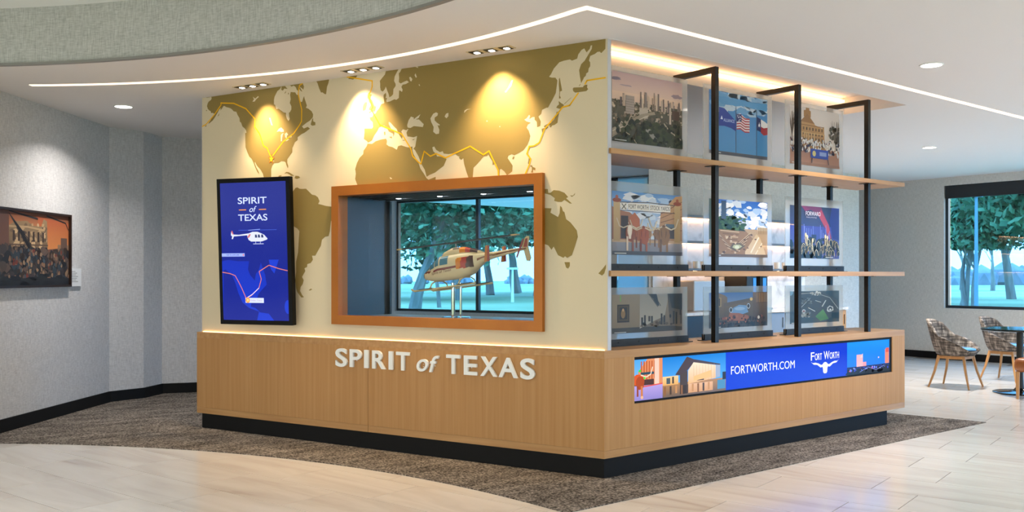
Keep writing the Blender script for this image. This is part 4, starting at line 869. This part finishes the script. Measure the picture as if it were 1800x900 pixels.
A.rect(.21, .715, .512, .825, 'e8dfd2'); A.rect(.52, .715, .82, .825, 'e8dfd2')
A.text('FORT WORTH', .222, .736, .5, .804, '3a3230', off=.004); A.text('STOCK YARDS', .53, .736, .81, .804, '3a3230', off=.004)
A.scat(40, .3, .3, .8, .44, .03, .03, ['6a4a3a', 'a07a5c', '8a5a3c', 'c8b09a']); 
for x, y, s, c1, c2 in ((.62, .24, .7, '8a6440', '6a4a30'), (.5, .26, .6, '9a7450', '7a5436'), (.36, .22, .75, '9c5a34', '7a4024'), (.24, .2, .95, '8a4828', 'd8c0a8'), (.43, .16, 1.0, 'a0542c', '803c1e'), (.72, .15, 1.15, '8a6438', '6a4a28')): steer(A, x, y, s, c1, c2, c2 == 'd8c0a8', .95)
A.rect(0, 0, 1, .06, '4a464c'); caption(A); panel(0, 1, 'acrylic panel with a photo of longhorns under a FORT WORTH STOCK YARDS arch', A)
# 5 water gardens
A = Art(25); A.rect(0, .4, 1, 1, '5a9ae0', '1a58b8'); A.scat(70, .1, .52, 1, 1, .07, .05, ['eef0f4', 'd4dcea', 'a8c4ea', 'f4f4f6']); A.rect(0, 0, 1, .5, 'a8845c', 'b89a74')
A.ell(.3, .55, .22, .16, '2f4a20', jit=.15); A.scat(70, .12, .46, .6, .7, .04, .03, ['2c4a1e', '3c5c28', '4f6c34', '22381a']); A.rect(.2, .66, .28, .98, '4a5a72', '32405a'); A.rect(0, .3, .04, 1, '46523c')
A.rect(.82, .48, 1, .54, 'c8b494')
for i in range(6): A.rect(.84+.028*i, .42, .85+.028*i, .54, '8a7254', up=i == 0)
A.poly([(.15, .48), (.62, .46), (.95, .1), (1, .04), (1, 0), (.1, 0), (.05, .3)], '96724c')
for i in range(9): q = i/9; A.line([(.12+.2*q, .46-.34*q), (.36+.1*q, .12+.0*q), (.7-.14*q, .44-.3*q)], .014, ('c8ac84', '6a4c30')[i % 2])
for i in range(6): A.line([(.18+.04*i, .46-.05*i), (.5-.01*i, .44-.045*i)], .016, ('d0b48c', '7a5a3a')[i % 2])
A.poly([(.34, .15), (.46, .09), (.6, .19), (.52, .25), (.38, .24)], '6a5a40'); A.poly([(.38, .17), (.46, .125), (.55, .19), (.5, .22), (.41, .215)], 'b4b890'); A.ell(.46, .175, .04, .03, 'd8dcc0')
A.poly([(.6, .1), (.8, .42), (.86, .36), (.98, .02), (.6, 0)], 'd8c0a0', 'c8aa80'); A.line([(.7, .08), (.84, .36)], .03, 'efe0c8'); A.line([(.78, .05), (.9, .26)], .02, 'efe0c8'); A.scat(36, .1, .02, .9, .4, .02, .015, ['7a5a3c', 'b89470', '5e4630', 'd4bc98'])
A.rect(0, 0, 1, .05, '6a5440'); caption(A); panel(1, 1, 'acrylic panel with a photo of stepped stone water gardens under cloudy sky', A)
# 6 concert
A = Art(26); A.rect(0, 0, 1, 1, '3a3a86', '1c1636'); A.rect(0, .3, 1, .62, '40488c', '3c3c98'); A.poly([(.22, 1), (.3, .9), (.62, 1)], '7a1c4c'); A.poly([(.28, 1), (.62, 1), (.8, .6), (.86, .28), (.78, .28), (.72, .55), (.55, .86)], '6a1e48'); A.poly([(.55, .86), (.62, .95), (.78, .66), (.85, .3), (.8, .3), (.72, .58)], 'a83c50'); A.poly([(.86, .4), (1, .36), (1, 1), (.84, 1), (.8, .75)], '2a2c78')
for i in range(16): x = A.r.uniform(.25, .8); A.rect(x, .36, x+.012, .36+A.r.uniform(.1, .3), '6c78c8')
A.rect(.42, .34, .52, .46, '23264a'); A.rect(.62, .34, .78, .4, '23264a')
A.scat(60, 0, .0, 1, .3, .045, .09, ['1a1a20', '24221e', '121218', '2e2a26']); 
for i in range(34): x = A.r.uniform(.02, .98); y = A.r.uniform(.02, .3); A.ell(x, y+.06, .03, .055, A.r.choice(['2e2c22', '3a3628', '1c1a1c']), 10); A.line([(x-.04, y-.02), (x-.03, y+.06), (x, y+.1), (x+.03, y+.06), (x+.04, y-.02)], .01, A.r.choice(['c8b488', 'a8946a', 'e0d0a8']))
for x, y in ((.3, .4), (.44, .3), (.7, .38), (.33, .36), (.74, .36)): A.line([(x, y-.12), (x-.01, y), (x+.01, y+.06)], .022, 'd8c8a0'); A.ell(x, y+.05, .018, .04, 'e0d2ac')
A.text('FORWARD', .3, .82, .6, .9, 'e8dce8', off=.006); A.text('keep pressing', .31, .77, .52, .805, 'c8b8c8', shear=.3); caption(A, .7); panel(2, 1, 'acrylic panel with a purple concert photo reading FORWARD above a crowd', A)
# 7 gallery
A = Art(27); A.rect(0, 0, 1, 1, '6e5e4a', '8a7a62'); A.rect(0, .14, .38, 1, '83725a', '8d7d66'); A.rect(0, 0, 1, .14, '3a342c'); A.poly([(.38, .1), (.38, 1), (.8, 1), (.74, .4), (.6, .3)], 'a8a090', '8f8a80'); A.poly([(.5, 1), (.57, .88), (.62, .7), (.66, .68), (.62, 1)], '2a2824'); A.line([(.52, .98), (.64, .66)], .03, '4c483e', 2.6); A.line([(.58, 1), (.68, .68)], .02, '1e1c1a', 2.6)
A.poly([(.78, 1), (1, 1), (1, .1), (.82, .14), (.8, .5)], '6a5a46', '3a342c'); A.poly([(.8, 1), (.84, .62), (1, .55), (1, 1)], '29261f')
A.rect(.07, .28, .235, .74, '2a1e12'); A.rect(.085, .32, .22, .70, '54401f'); A.rect(.1, .36, .205, .67, '241c14'); A.ell(.15, .5, .03, .12, '8a6a3e'); A.ell(.15, .6, .014, .04, 'c09868')
for x, h in ((.4, .3), (.44, .38), (.54, .34), (.68, .42), (.72, .35), (.86, .5), (.9, .46), (.97, .4)): A.rect(x, .18, x+.025, .18+h*.7, A.r.choice(['2a241e', '403628', '1c1814']))
A.ell(.82, .4, .014, .05, '15120e'); A.rect(.96, .42, .985, .56, '2a2018'); A.rect(.5, .28, .53, .42, '3c3020'); A.scat(20, .4, .14, .85, .26, .02, .03, ['2c261e', '4a3e30', '5a4c3a']); A.rect(.11, .82, .118, .98, '58b83a'); caption(A); panel(0, 2, 'acrylic panel with a dim photo of a museum gallery and framed portrait', A)
# 8 theatre at dusk
A = Art(28); A.rect(0, .5, 1, 1, '8a9ab8', '4a6aa4'); A.rect(0, 0, 1, .5, '3a2e22', '4a3a2a'); A.poly([(.06, .2), (.06, .95), (.14, 1), (.26, .92), (.3, .86), (.3, .2)], '5c4a30', '8a6c3c'); A.rect(.1, .6, .2, .86, 'b08a44'); A.rect(.12, .62, .145, .84, '3a2c1c'); A.rect(.16, .62, .18, .84, '3a2c1c')
A.poly([(.24, .7), (.74, .84), (.74, .74), (.24, .58)], '6a563a'); A.poly([(.24, .6), (.74, .76), (.74, .1), (.24, .1)], '4c3c28', '7a6038'); A.rect(.74, .1, 1, 1, '4a3826', '7c5c30'); A.rect(.8, .7, 1, .98, 'a87c3c'); 
for i in range(7): A.rect(.81+.028*i, .68, .822+.028*i, 1, '3a2a1a', up=i == 0)
A.poly([(.36, .4), (.4, .56), (.5, .64), (.62, .62), (.66, .42), (.55, .36)], '7aa0cc'); A.ell(.51, .53, .09, .05, 'a0bede'); A.ell(.36, .5, .03, .08, 'd0d4d8'); A.ell(.36, .5, .022, .06, '3a342c'); A.ell(.66, .6, .03, .08, 'd0d4d8'); A.ell(.66, .6, .022, .06, '3a342c'); A.ell(.71, .8, .025, .05, 'f0c878')
A.poly([(.3, .2), (.34, .42), (.5, .4), (.66, .32), (.68, .16)], 'a0603c'); A.scat(60, .1, .06, .95, .34, .018, .04, ['5a3420', '8a4c30', '2a2018', 'b06a40', '3a2a1e']); A.scat(40, 0, 0, 1, .12, .02, .05, ['1c1814', '2a221a']); A.ell(.84, .26, .02, .05, 'e0d4c0'); caption(A); panel(1, 2, 'acrylic panel with an evening photo of a lit theatre front', A)
# 9 speedway from above
A = Art(29); A.rect(0, 0, 1, 1, '2a2c22', '3a3a30'); A.poly([(.2, .95), (.62, 1), (.95, .7), (1, .5), (1, .2), (.7, .1), (.3, .2), (.15, .6)], '4a4236'); A.line([(.2, .92), (.5, .94), (.8, .78), (.98, .42)], .02, 'b0a898'); A.line([(.22, .5), (.4, .78)], .01, 'e0dcd0'); A.line([(.5, .7), (.62, .64)], .014, 'e6e2d8'); A.line([(.36, .48), (.5, .36)], .02, 'e6e2d8'); A.line([(.72, .7), (.64, .5)], .03, 'd0ccc0')
A.scat(30, .4, .86, .6, .97, .02, .02, ['c8c8c0', '6a6a60', 'e0e0d8']); A.scat(26, .24, .6, .42, .78, .02, .02, ['7a7466', '5a5448', '8a8272']); A.ell(.27, .36, .04, .08, 'd8d4cc'); A.ell(.27, .36, .022, .045, '8a4038'); A.scat(30, .2, .2, .4, .34, .025, .03, ['8a8a84', '5c5c58', 'b8b8b0']); A.poly([(.5, .2), (.66, .42), (.78, .1), (.6, .05)], '4f7a2c', '66963a'); A.ell(.81, .42, .07, .1, 'd0cec8', jit=.2); A.ell(.81, .42, .045, .06, '2a2824', jit=.2); A.ell(.81, .4, .02, .03, 'e8e6e0'); A.rect(.84, .1, 1, .3, '1c2018'); A.ell(.01, .97, .05, .1, '8ab0c8'); caption(A); panel(2, 2, 'acrylic panel with an aerial photo of a racing oval and infield', A)
# ================================================================ PAINTING ON THE LEFT WALL
WA = math.atan2(6.015-3.73, -1.555+3.55); WD = Vector((math.cos(WA), math.sin(WA), 0)); WN = Vector((math.sin(WA), -math.cos(WA), 0))
def on_left(d0): p = Vector((-3.55, 3.73, 0))+WD*d0; return p
dist = lambda x, y: (Vector((x, y, 0))-Vector((-3.55, 3.73, 0))).dot(WD)
pr = dist(-2.12, 5.382); PWd, PHt = 1.45, .705
pt = thing('framed_painting', 'dark framed painting of a ruined building and crowd under an orange sky', 'painting', (0, 0, 0)); BASE[pt.name] = (0, 0, 0)
pc = on_left(pr-PWd/2); pt.location = (pc.x, pc.y, 1.255); pt.rotation_euler = (0, 0, WA)
# local x along the wall, local -y into the room
obj('frame', frame_bm(-PWd/2, PWd/2, 0, PHt, -PWd/2+.02, PWd/2-.02, .02, PHt-.02, -.045, 0), mat('dark_brown_frame', '2a1a14', .4), pt)
obj('backing', boxes(((-PWd/2+.0205, -.02, .0205), (PWd/2-.0205, -.002, PHt-.0205))), M_BLACK, pt)
A = Art(40); A.rect(0, 0, 1, 1, '2c2a2e', '34323a'); A.rect(0, .45, 1, 1, '6a4a40', '5a3c34'); A.rect(.3, .8, 1, 1, 'a86a44', '6a3c2c'); A.poly([(.6, .96), (1, .9), (1, .55), (.72, .5)], 'c07a44', '9a4c30')
A.poly([(.3, .3), (.3, .8), (.36, .86), (.5, .88), (.55, .82), (.66, .82), (.69, .93), (.73, .9), (.74, .3)], '5c4a3c', '8a7254'); A.scat(80, .32, .45, .72, .84, .02, .03, ['a88c68', '6a5644', 'b89a74', '54443a', '7c664e'])
for i in range(7): A.rect(.34+.055*i, .6, .362+.055*i, .74, '3a2c28'); A.rect(.34+.055*i, .42, .362+.055*i, .52, '2a2224', up=False)
A.line([(.3, .79), (.5, .8), (.7, .77)], .025, 'a88c68', 2.05); A.line([(.3, .55), (.74, .56)], .02, '5a483c', 2.05)
A.rect(.86, .3, 1, .58, '4a3c38', '8a6a50'); A.rect(.9, .5, .98, .68, '5c463c'); A.line([(.72, .98), (.96, .9), (1, .8)], .02, '1c1a1e', 2.05); A.line([(.3, 1), (.62, .92)], .03, '1c1a1e', 2.05)
for i in range(9): A.line([(.3+.01*i, .96-.02*i), (.52+.02*i, .62-.06*i)], .014, '17151a', 2.05)
A.scat(420, 0, .0, 1, .5, .03, .055, ['1e1e24', '2c2a30', '3a3436', '26282c', '4a3f3a', '161a22', '584840', '2e3a44', '33261f']); A.scat(90, .3, .1, 1, .48, .012, .03, ['7a5c48', '5c4a42', '8a7058', '3c4a54', '6a3228']); A.rect(0, 0, 1, .1, '1c2028', '22242a', up=True); A.scat(40, 0, 0, 1, .14, .05, .03, ['171a22', '1e2228'])
A.build('canvas', PWd-.04, PHt-.04, M_PAINT, pt, (-PWd/2+.02, -.0205, .02))
pl = thing('wall_placard', 'small white information placard beside the painting', 'placard', (0, 0, 0)); BASE[pl.name] = (0, 0, 0)
q = on_left((dist(-2.106, 5.398)+dist(-1.97, 5.558))/2); pl.location = (q.x, q.y, 1.258); pl.rotation_euler = (0, 0, WA)
obj('card', boxes(((-.1, -.02, 0), (.1, 0, .178))), mat('placard_white', 'dfe2e6', .5), pl)
bm = BM()
for i in range(7): box(bm, (-.085, -.0206, .145-.017*i), (-.085+(.07 if i == 0 else .12-.02*(i % 3)), -.02, .151-.017*i))
obj('text_lines', bm, mat('placard_grey', '8a8d92', .6), pl)

# ================================================================ CAFE FURNITURE
M_LEGW = noise_mat('light_oak_leg', [(.3, 'b07c48'), (.7, 'c4925c')], scale=(8, 8, 1), nscale=3, rough=.4)
def plaid():
    m, nt, b = new_mat('dark_plaid_upholstery'); L = nt.links.new; tc = N(nt, 'ShaderNodeTexCoord'); fs = []
    for sc in ((30, 30, 3.0), (4, 4, 42)):
        mp = N(nt, 'ShaderNodeMapping'); mp.inputs['Scale'].default_value = sc; L(tc.outputs['Object'], mp.inputs[0])
        nz = N(nt, 'ShaderNodeTexNoise'); nz.inputs['Scale'].default_value = 1; nz.inputs['Detail'].default_value = 4; L(mp.outputs[0], nz.inputs['Vector']); fs.append(nz)
    ad = N(nt, 'ShaderNodeMath', operation='ADD'); L(fs[0].outputs['Fac'], ad.inputs[0]); L(fs[1].outputs['Fac'], ad.inputs[1]); hf = N(nt, 'ShaderNodeMath', operation='MULTIPLY'); hf.inputs[1].default_value = .5; L(ad.outputs[0], hf.inputs[0])
    r = ramp(nt, [(.38, '2e2926'), (.48, '4f4741'), (.57, '82776d'), (.7, 'c0b6aa')]); L(hf.outputs[0], r.inputs[0]); L(r.outputs[0], b.inputs['Base Color']); b.inputs['Roughness'].default_value = .9; MATS['plaid'] = m; return m
M_PLAID = plaid()
def tub_chair(label):
    t = thing('tub_chair', label, 'chair', (0, 0, 0), group='plaid tub chairs')
    # faces -y; shell sweeps round the back
    na, nz = 40, 8; bm = BM(); outer = []; inner = []
    for j in range(na+1):
        a = -2.45+4.9*j/na                      # 0 = back (+y)
        k = abs(a)/2.45; top = .475+.36*(max(0, math.cos(a*.62))**1.5)*(1-.0*k); top = .83-.05*min(1, (k/.3)**2) if k < .3 else (.78-(.78-.63)*((k-.3)/.2) if k < .5 else .63-(.63-.455)*((k-.5)/.5)**1.3)
        ro, ri = [], []
        for i in range(nz+1):
            q = i/nz; z = .40+(top-.40)*q; rr = .215+.075*(q**.6); lean = .05*q*max(0, math.cos(a))
            sx = 1.02; x = rr*sx*math.sin(a); y = rr*math.cos(a)+lean
            ro.append(bm.verts.new((x, y, z))); r2 = rr-.045; ri.append(bm.verts.new((r2*sx*math.sin(a), r2*math.cos(a)+lean, z-(.0 if i else -.02)-.006*q)))
        outer.append(ro); inner.append(ri)
    for j in range(na):
        for i in range(nz):
            bm.faces.new((outer[j][i], outer[j+1][i], outer[j+1][i+1], outer[j][i+1])); bm.faces.new((inner[j+1][i], inner[j][i], inner[j][i+1], inner[j+1][i+1]))
        bm.faces.new((outer[j][nz], outer[j+1][nz], inner[j+1][nz], inner[j][nz])); bm.faces.new((outer[j+1][0], outer[j][0], inner[j][0], inner[j+1][0]))
    for j in (0, na):
        for i in range(nz): bm.faces.new((outer[j][i], outer[j][i+1], inner[j][i+1], inner[j][i]))
    obj('shell', bm, M_PLAID, t, smooth='all')
    bm = BM(); lathe(bm, [(.14, .385), (.2, .392), (.228, .42), (.232, .445), (.2, .452)], 32, Matrix.Translation((0, -.01, 0))); obj('seat_base', bm, M_PLAID, t, smooth=True)
    bm = BM(); lathe(bm, [(.2, .4525), (.212, .46), (.205, .475), (.17, .484), (.01, .487)], 32, Matrix.Translation((0, -.015, 0))); obj('seat_cushion', bm, mat('leatherette_window_reflection', '5f93b8', .22), t, smooth=True)  # blue in the base colour stands for the window's reflection
    for sx, sy in ((-1, -1), (1, -1), (1, 1), (-1, 1)):
        bm = BM(); tube(bm, [(sx*.235, sy*.235, 0), (sx*.185, sy*.18, .2), (sx*.15, sy*.145, .388)], [.011, .015, .019], 10); obj('leg', bm, M_LEGW, t, smooth=True)
    for d in (0, 1, 2, 3):
        M = Matrix.Rotation(d*PI/2, 4, 'Z'); bm = BM(); box(bm, (-.135, .14, .35), (.135, .155, .384), M); obj('rail', bm, M_LEGW, t)
    return t
def round_table(x, y, label, r=.41):
    t = thing('round_table', label, 'table', (x, y, 0), group='round pedestal tables'); M = Matrix.Translation((x, y, 0))
    bm = BM(); lathe(bm, [(r-.015, .722), (r-.002, .728), (r, .736), (r, .745), (r-.004, .75), (.01, .75)], 56, M); obj('table_top', bm, [noise_mat('black_marble_top', [(.4, '0c1a1e'), (.66, '16282c'), (.78, '4a6a70')], nscale=1.6, detail=8, rough=.06, distort=1.5)], t, smooth=True)
    bm = BM(); lathe(bm, [(.05, .70), (.16, .715), (.16, .722)], 24, M); obj('top_plate', bm, M_BLACK, t, smooth=True)
    bm = BM(); lathe(bm, [(.052, .03), (.042, .08), (.036, .16), (.036, .70)], 24, M); obj('pedestal', bm, M_BLACK, t, smooth=True)
    bm = BM(); lathe(bm, [(.285, 0), (.285, .01), (.27, .016), (.12, .022), (.07, .036), (.05, .06)], 48, M); obj('foot', bm, mat('black_gloss_foot', '0d0f11', .15), t, smooth=True)
    return t
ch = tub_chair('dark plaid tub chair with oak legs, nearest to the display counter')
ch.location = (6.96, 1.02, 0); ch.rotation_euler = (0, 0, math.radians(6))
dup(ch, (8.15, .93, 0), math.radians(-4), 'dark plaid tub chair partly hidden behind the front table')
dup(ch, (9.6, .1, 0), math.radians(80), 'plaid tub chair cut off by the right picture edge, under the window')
round_table(6.95, .27, 'black round table on a pedestal, nearer of the two'); round_table(7.9, .02, 'black round table on a pedestal, farther one behind')
sx0, sy0 = at_dist(1832, 10.15)
st = thing('leather_stool', 'tan leather seat on oak legs cut off by the right picture edge', 'stool', (sx0, sy0, 0))
bm = BM(); box(bm, (sx0-.22, sy0-.22, .30), (sx0+.22, sy0+.22, .455)); obj('seat', bm, noise_mat('tan_leather', [(.3, '8a4c22'), (.7, '9c5c2c')], nscale=12, rough=.35), st, bevel=.05, smooth='all')
for sx in (sx0-.18, sx0+.18):
    for sy in (sy0-.18, sy0+.18): bm = BM(); tube(bm, [(sx, sy, 0), (sx, sy, .305)], [.016, .022], 10); obj('leg', bm, M_LEGW, st, smooth=True)

# ================================================================ COFFEE BAR (seen through the shelves)
bx0, bx1, by0 = 4.3, 7.85, 3.02
M_CAB = mat('blue_grey_cabinet', '77879a', .45)
def cabinet(xa, xb, label, m, handle=True):
    t = thing('base_cabinet', label, 'cabinet', (xa, by0, 0), group='coffee bar base cabinets')
    obj('carcass', boxes(((xa+.001, by0+.042, .1), (xb-.001, YB-.001, .868))), M_WOODV, t); obj('plinth', boxes(((xa+.001, by0+.08, 0), (xb-.001, YB-.001, .0995))), M_BASE, t)
    d = obj('door', boxes(((xa+.004, by0+.02, .105), (xb-.004, by0+.041, .862))), m, t)
    if handle: bm = BM(); tube(bm, [(xb-.06, by0+.012, .66), (xb-.06, by0+.012, .8)], .006, 8); obj('handle', bm, M_CHROME, d, shift=BASE[t.name])
ws_ = [(4.3, 5.05, mat('black_appliance', '1c1e22', .3)), (5.05, 5.7, M_CAB), (5.7, 6.35, M_CAB), (6.35, 7.0, M_CAB), (7.0, 7.83, M_WOODV)]
nms = ['black undercounter fridge front at the left of the coffee bar', 'blue grey base cabinet beside the black fridge', 'blue grey base cabinet in the middle of the coffee bar', 'blue grey base cabinet next to the oak one', 'oak base cabinet at the right end of the coffee bar']
for (a, b, m), nme in zip(ws_, nms): cabinet(a, b, nme, m)
solo('bar_worktop', boxes(((bx0, by0, .87), (bx1, YB-.0005, .905))), M_MARBLE, 'white marble worktop of the coffee bar', 'worktop', base=(6, 3.3, .87))
solo('backsplash', boxes(((4.32, YB-.021, .9055), (7.6, YB-.0005, 2.11))), M_MARBLE, 'white marble backsplash lit behind the coffee bar shelves', 'backsplash', base=(6, YB-.01, .9055))
for z, nme in ((2.112, 'top'), (1.78, 'middle'), (1.425, 'lowest')):
    t = thing('wall_shelf', 'grey floating shelf of the coffee bar, %s one with a light strip' % nme, 'shelf', (6, YB-.1, z), group='coffee bar shelves')
    obj('board', boxes(((4.4, YB-.22, z), (7.5, YB-.0215, z+.03))), mat('shelf_grey', '6f6c6a', .4), t)
    obj('light_strip', boxes(((4.42, YB-.06, z-.008), (7.48, YB-.04, z-.0005))), mat('bar_led', 'ffc795', .5, emit=16.0), t)
def mug(x, label):
    t = thing('mug', label, 'mug', (x, YB-.15, 1.455), group='white mugs on the coffee bar shelf'); M = Matrix.Translation((x, YB-.15, 1.455))
    bm = BM(); lathe(bm, [(.03, 0), (.038, .004), (.044, .095), (.04, .095), (.034, .01), (.005, .008)], 20, M); obj('cup', bm, mat('white_ceramic', 'f0efec', .15), t, smooth=True)
    bm = BM(); tube(bm, [Vector((x+.04+.028*math.sin(a), YB-.15, 1.50-.028*math.cos(a))) for a in [PI*i/6 for i in range(7)]], .005, 6); obj('handle', bm, mat('white_ceramic', 'f0efec', .15), t, smooth=True)
for i, x in enumerate((5.0, 5.15, 6.74, 6.92)): mug(x, 'white mug on the lit shelf, %s one seen through the %s gap between panels' % (('left', 'right')[i % 2], ('first', 'second')[i//2]))
cm = thing('coffee_machine', 'dark coffee machine with a blue screen on the bar worktop', 'coffee machine', (5.95, 3.3, .905))
obj('body', boxes(((5.72, 3.2, .905), (6.18, YB-.03, 1.36))), M_BLACK, cm, bevel=.01); obj('display', boxes(((5.86, 3.195, 1.08), (6.14, 3.1995, 1.33))), mat('blue_display', '2a6ab0', .2, emit=.8), cm); obj('drip_tray', boxes(((5.74, 3.1, .905), (6.16, 3.1995, .93))), M_CHROME, cm); obj('spout', boxes(((5.9, 3.13, 1.0), (6.0, 3.1995, 1.05))), M_CHROME, cm)
solo('steel_dispenser', boxes(((4.72, 3.25, .905), (5.34, YB-.03, 1.30))), mat('brushed_steel', 'b4b2b0', .5, .6), 'brushed steel dispenser box on the bar worktop', 'dispenser', bevel=.015, base=(5, 3.3, .905))

# ================================================================ OUTSIDE
M_BARK = noise_mat('grey_bark', [(.3, '6e6761'), (.7, '918a83')], scale=(1, 1, .3), nscale=3, rough=.95)
M_LEAF = noise_mat('tree_leaves', [(.3, '254a30'), (.48, '42724c'), (.66, '779f76')], nscale=.8, rough=.8)
def tree(px, dd, h, spread, label, n=2600, lean=0., seed=1, trunk=.22, low=.35, stems=1, bare=False, leaf=.22):
    x, y = at_dist(px, dd); z0 = -.25; R = random.Random(seed); t = thing('tree', label, 'tree', (x, y, z0), group='trees outside the windows')
    bm = BM(); tips = []
    def limb(p, d, l, r, k):
        p = Vector(p); pts = [p]; rs = [r]
        for i in range(4): d = (d+Vector((R.uniform(-.18, .18), R.uniform(-.18, .18), R.uniform(-.02, .12)))).normalized(); p = p+d*(l/4); pts.append(p); rs.append(r*(1-.16*(i+1)))
        tube(bm, pts, rs, 6 if k < 2 else 4, False); tips.extend(pts[2:])
        if k < 4:
            for _ in range(3 if k < 3 else 2): limb(pts[R.choice((2, 3, 4))], (d+Vector((R.uniform(-.9, .9), R.uniform(-.9, .9), R.uniform(-.1, .5)))).normalized(), l*R.uniform(.55, .75), r*.42, k+1)
    for s in range(stems): limb((x+R.uniform(-.15, .15)*(stems-1), y+R.uniform(-.15, .15)*(stems-1), z0), Vector((lean*RT.x+R.uniform(-.15, .15)*(stems > 1), lean*RT.y+R.uniform(-.15, .15)*(stems > 1), 1)).normalized(), h*.42, trunk/(stems**.5), 0)
    obj('trunk_and_branches', bm, M_BARK, t)
    if not bare:
        vs = []; fs = []
        for i in range(n):
            c = R.choice(tips)+Vector((R.gauss(0, spread*.16), R.gauss(0, spread*.16), R.gauss(-spread*.06, spread*.16)))
            if c.z < z0+h*low: continue
            u = Vector((R.gauss(0, 1), R.gauss(0, 1), R.gauss(0, 1))).normalized(); v = u.orthogonal().normalized()*leaf*R.uniform(.5, 1.2); u = u*leaf*R.uniform(.5, 1.2); b = len(vs)
            vs += [tuple(c-u), tuple(c+v*.7), tuple(c+u), tuple(c-v*.7)]; fs.append((b, b+1, b+2, b+3))
        me = bpy.data.meshes.new('foliage'); me.from_pydata(vs, [], fs); o = obj('foliage', me, M_LEAF, t); o['kind'] = 'stuff'
    return t
tree(727, 34, 8.5, 7, 'big tree with a thick pale trunk seen left in the glass case', 20000, .02, 3, .26, .27, leaf=.16)
tree(805, 60, 11, 8, 'leafy tree behind the helicopter rotor seen through the glass case', 18000, 0, 4, .3, .18, leaf=.28)
tree(862, 75, 12, 8, 'dark trunked tree on the far lawn left of the helicopter tail', 15000, -.05, 5, .4, .34, leaf=.36)
tree(908, 82, 14, 9, 'far lawn tree with a straight trunk below the helicopter tail', 15000, 0, 6, .5, .3, leaf=.36)
tree(944, 70, 12, 8, 'tree at the right edge of the glass case view', 15000, .1, 7, .35, .34, leaf=.34)
tree(772, 46, 9, 5, 'slim bare tree in the middle of the glass case view', 0, 0, 8, .12, bare=True)
tree(1700, 48, 9, 7, 'spreading multi stemmed tree in the right window', 16000, .05, 11, .30, .33, stems=4, leaf=.2)
tree(1778, 62, 13, 8, 'tall leafy tree at the right of the window view', 16000, -.1, 12, .35, .26, leaf=.28)
tree(1745, 95, 9, 6, 'distant bare tree beyond the lawn in the right window', 0, 0, 13, .25, bare=True)
tree(1690, 100, 9, 6, 'distant bare tree left of the lamp post in the right window', 0, 0, 14, .25, bare=True)
tree(1830, 40, 12, 7, 'leafy tree whose branches enter the window from the right', 12000, -.2, 15, .3, .3, leaf=.26)
tree(1640, 58, 13, 8, 'leafy tree behind the left window edge', 12000, .1, 16, .35, .4, leaf=.34)
tree(650, 60, 13, 8, 'leafy tree beyond the left edge of the case window', 9000, .1, 17, .35, .35, leaf=.36)
# lamp posts
def lamp_post(px, dd, h, label, m):
    x, y = at_dist(px, dd); t = thing('lamp_post', label, 'lamp post', (x, y, -.25)); bm = BM(); tube(bm, [(x, y, -.25), (x, y, h)], [.09, .06], 8); obj('pole', bm, m, t)
    obj('lamp_head', boxes(((x-.35, y-.12, h), (x+.35, y+.12, h+.12))), m, t)
lamp_post(1716, 38, 4.6, 'blue grey lamp post in the right window', mat('post_blue_grey', '5d7c8c', .5)); lamp_post(901, 55, 1.7, 'short white post on the lawn below the helicopter tail', mat('post_white', 'e8eef0', .5))
# shrubs under the case window
def shrub(px, dd, wd, h, label, seed):
    x, y = at_dist(px, dd); R = random.Random(seed); vs = []; fs = []
    for i in range(500):
        a = R.uniform(0, 2*PI); q = R.random()**.5; c = Vector((x+RT.x*wd*q*math.cos(a), y+RT.y*wd*q*math.cos(a), -.25+h*R.random()*(1-.5*q*q)))+FW*(.3*q*math.sin(a)); u = Vector((R.gauss(0, 1), R.gauss(0, 1), R.gauss(0, 1))).normalized()*.05; v = u.orthogonal().normalized()*.03; b = len(vs); vs += [tuple(c-u), tuple(c+v), tuple(c+u), tuple(c-v)]; fs.append((b, b+1, b+2, b+3))
    t = thing('shrub', label, 'shrub', (x, y, -.25), group='shrubs under the window'); me = bpy.data.meshes.new('leaves'); me.from_pydata(vs, [], fs); o = obj('leaves', me, M_LEAF, t); o['kind'] = 'stuff'
    bm = BM(); tube(bm, [(x, y, -.25), (x, y, -.25+h*.6)], .03, 6); obj('stem', bm, M_BARK, t)
for i, (px, w_) in enumerate(((706, .5), (744, .6), (800, .7), (866, .6))): shrub(px, 14.2, w_, .98, 'low green shrub below the case window, %s from the left' % ('first', 'second', 'third', 'fourth')[i], 50+i)
# far tree line and buildings
def far_bush(px, dd, wd, h, label, seed):
    x, y = at_dist(px, dd); R = random.Random(seed); bm = BM(); 
    for i in range(40):
        a = R.uniform(-1, 1); c = Vector((x, y, -.25))+RT*(a*wd)+FW*R.uniform(-1, 1); M = Matrix.Translation(c+Vector((0, 0, h*.3*R.random()))) @ Matrix.Scale(h*R.uniform(.25, .5)*(1-.5*a*a), 4); bmesh.ops.create_icosphere(bm, subdivisions=1, radius=1, matrix=M)
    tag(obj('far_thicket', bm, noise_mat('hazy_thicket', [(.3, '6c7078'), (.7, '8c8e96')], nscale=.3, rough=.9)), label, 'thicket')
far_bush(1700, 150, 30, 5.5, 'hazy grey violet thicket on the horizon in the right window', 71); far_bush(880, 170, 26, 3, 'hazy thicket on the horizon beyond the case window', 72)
for o in list(bpy.data.objects):                   # tidy bookkeeping
    if o.name.startswith('type'): bpy.data.objects.remove(o)
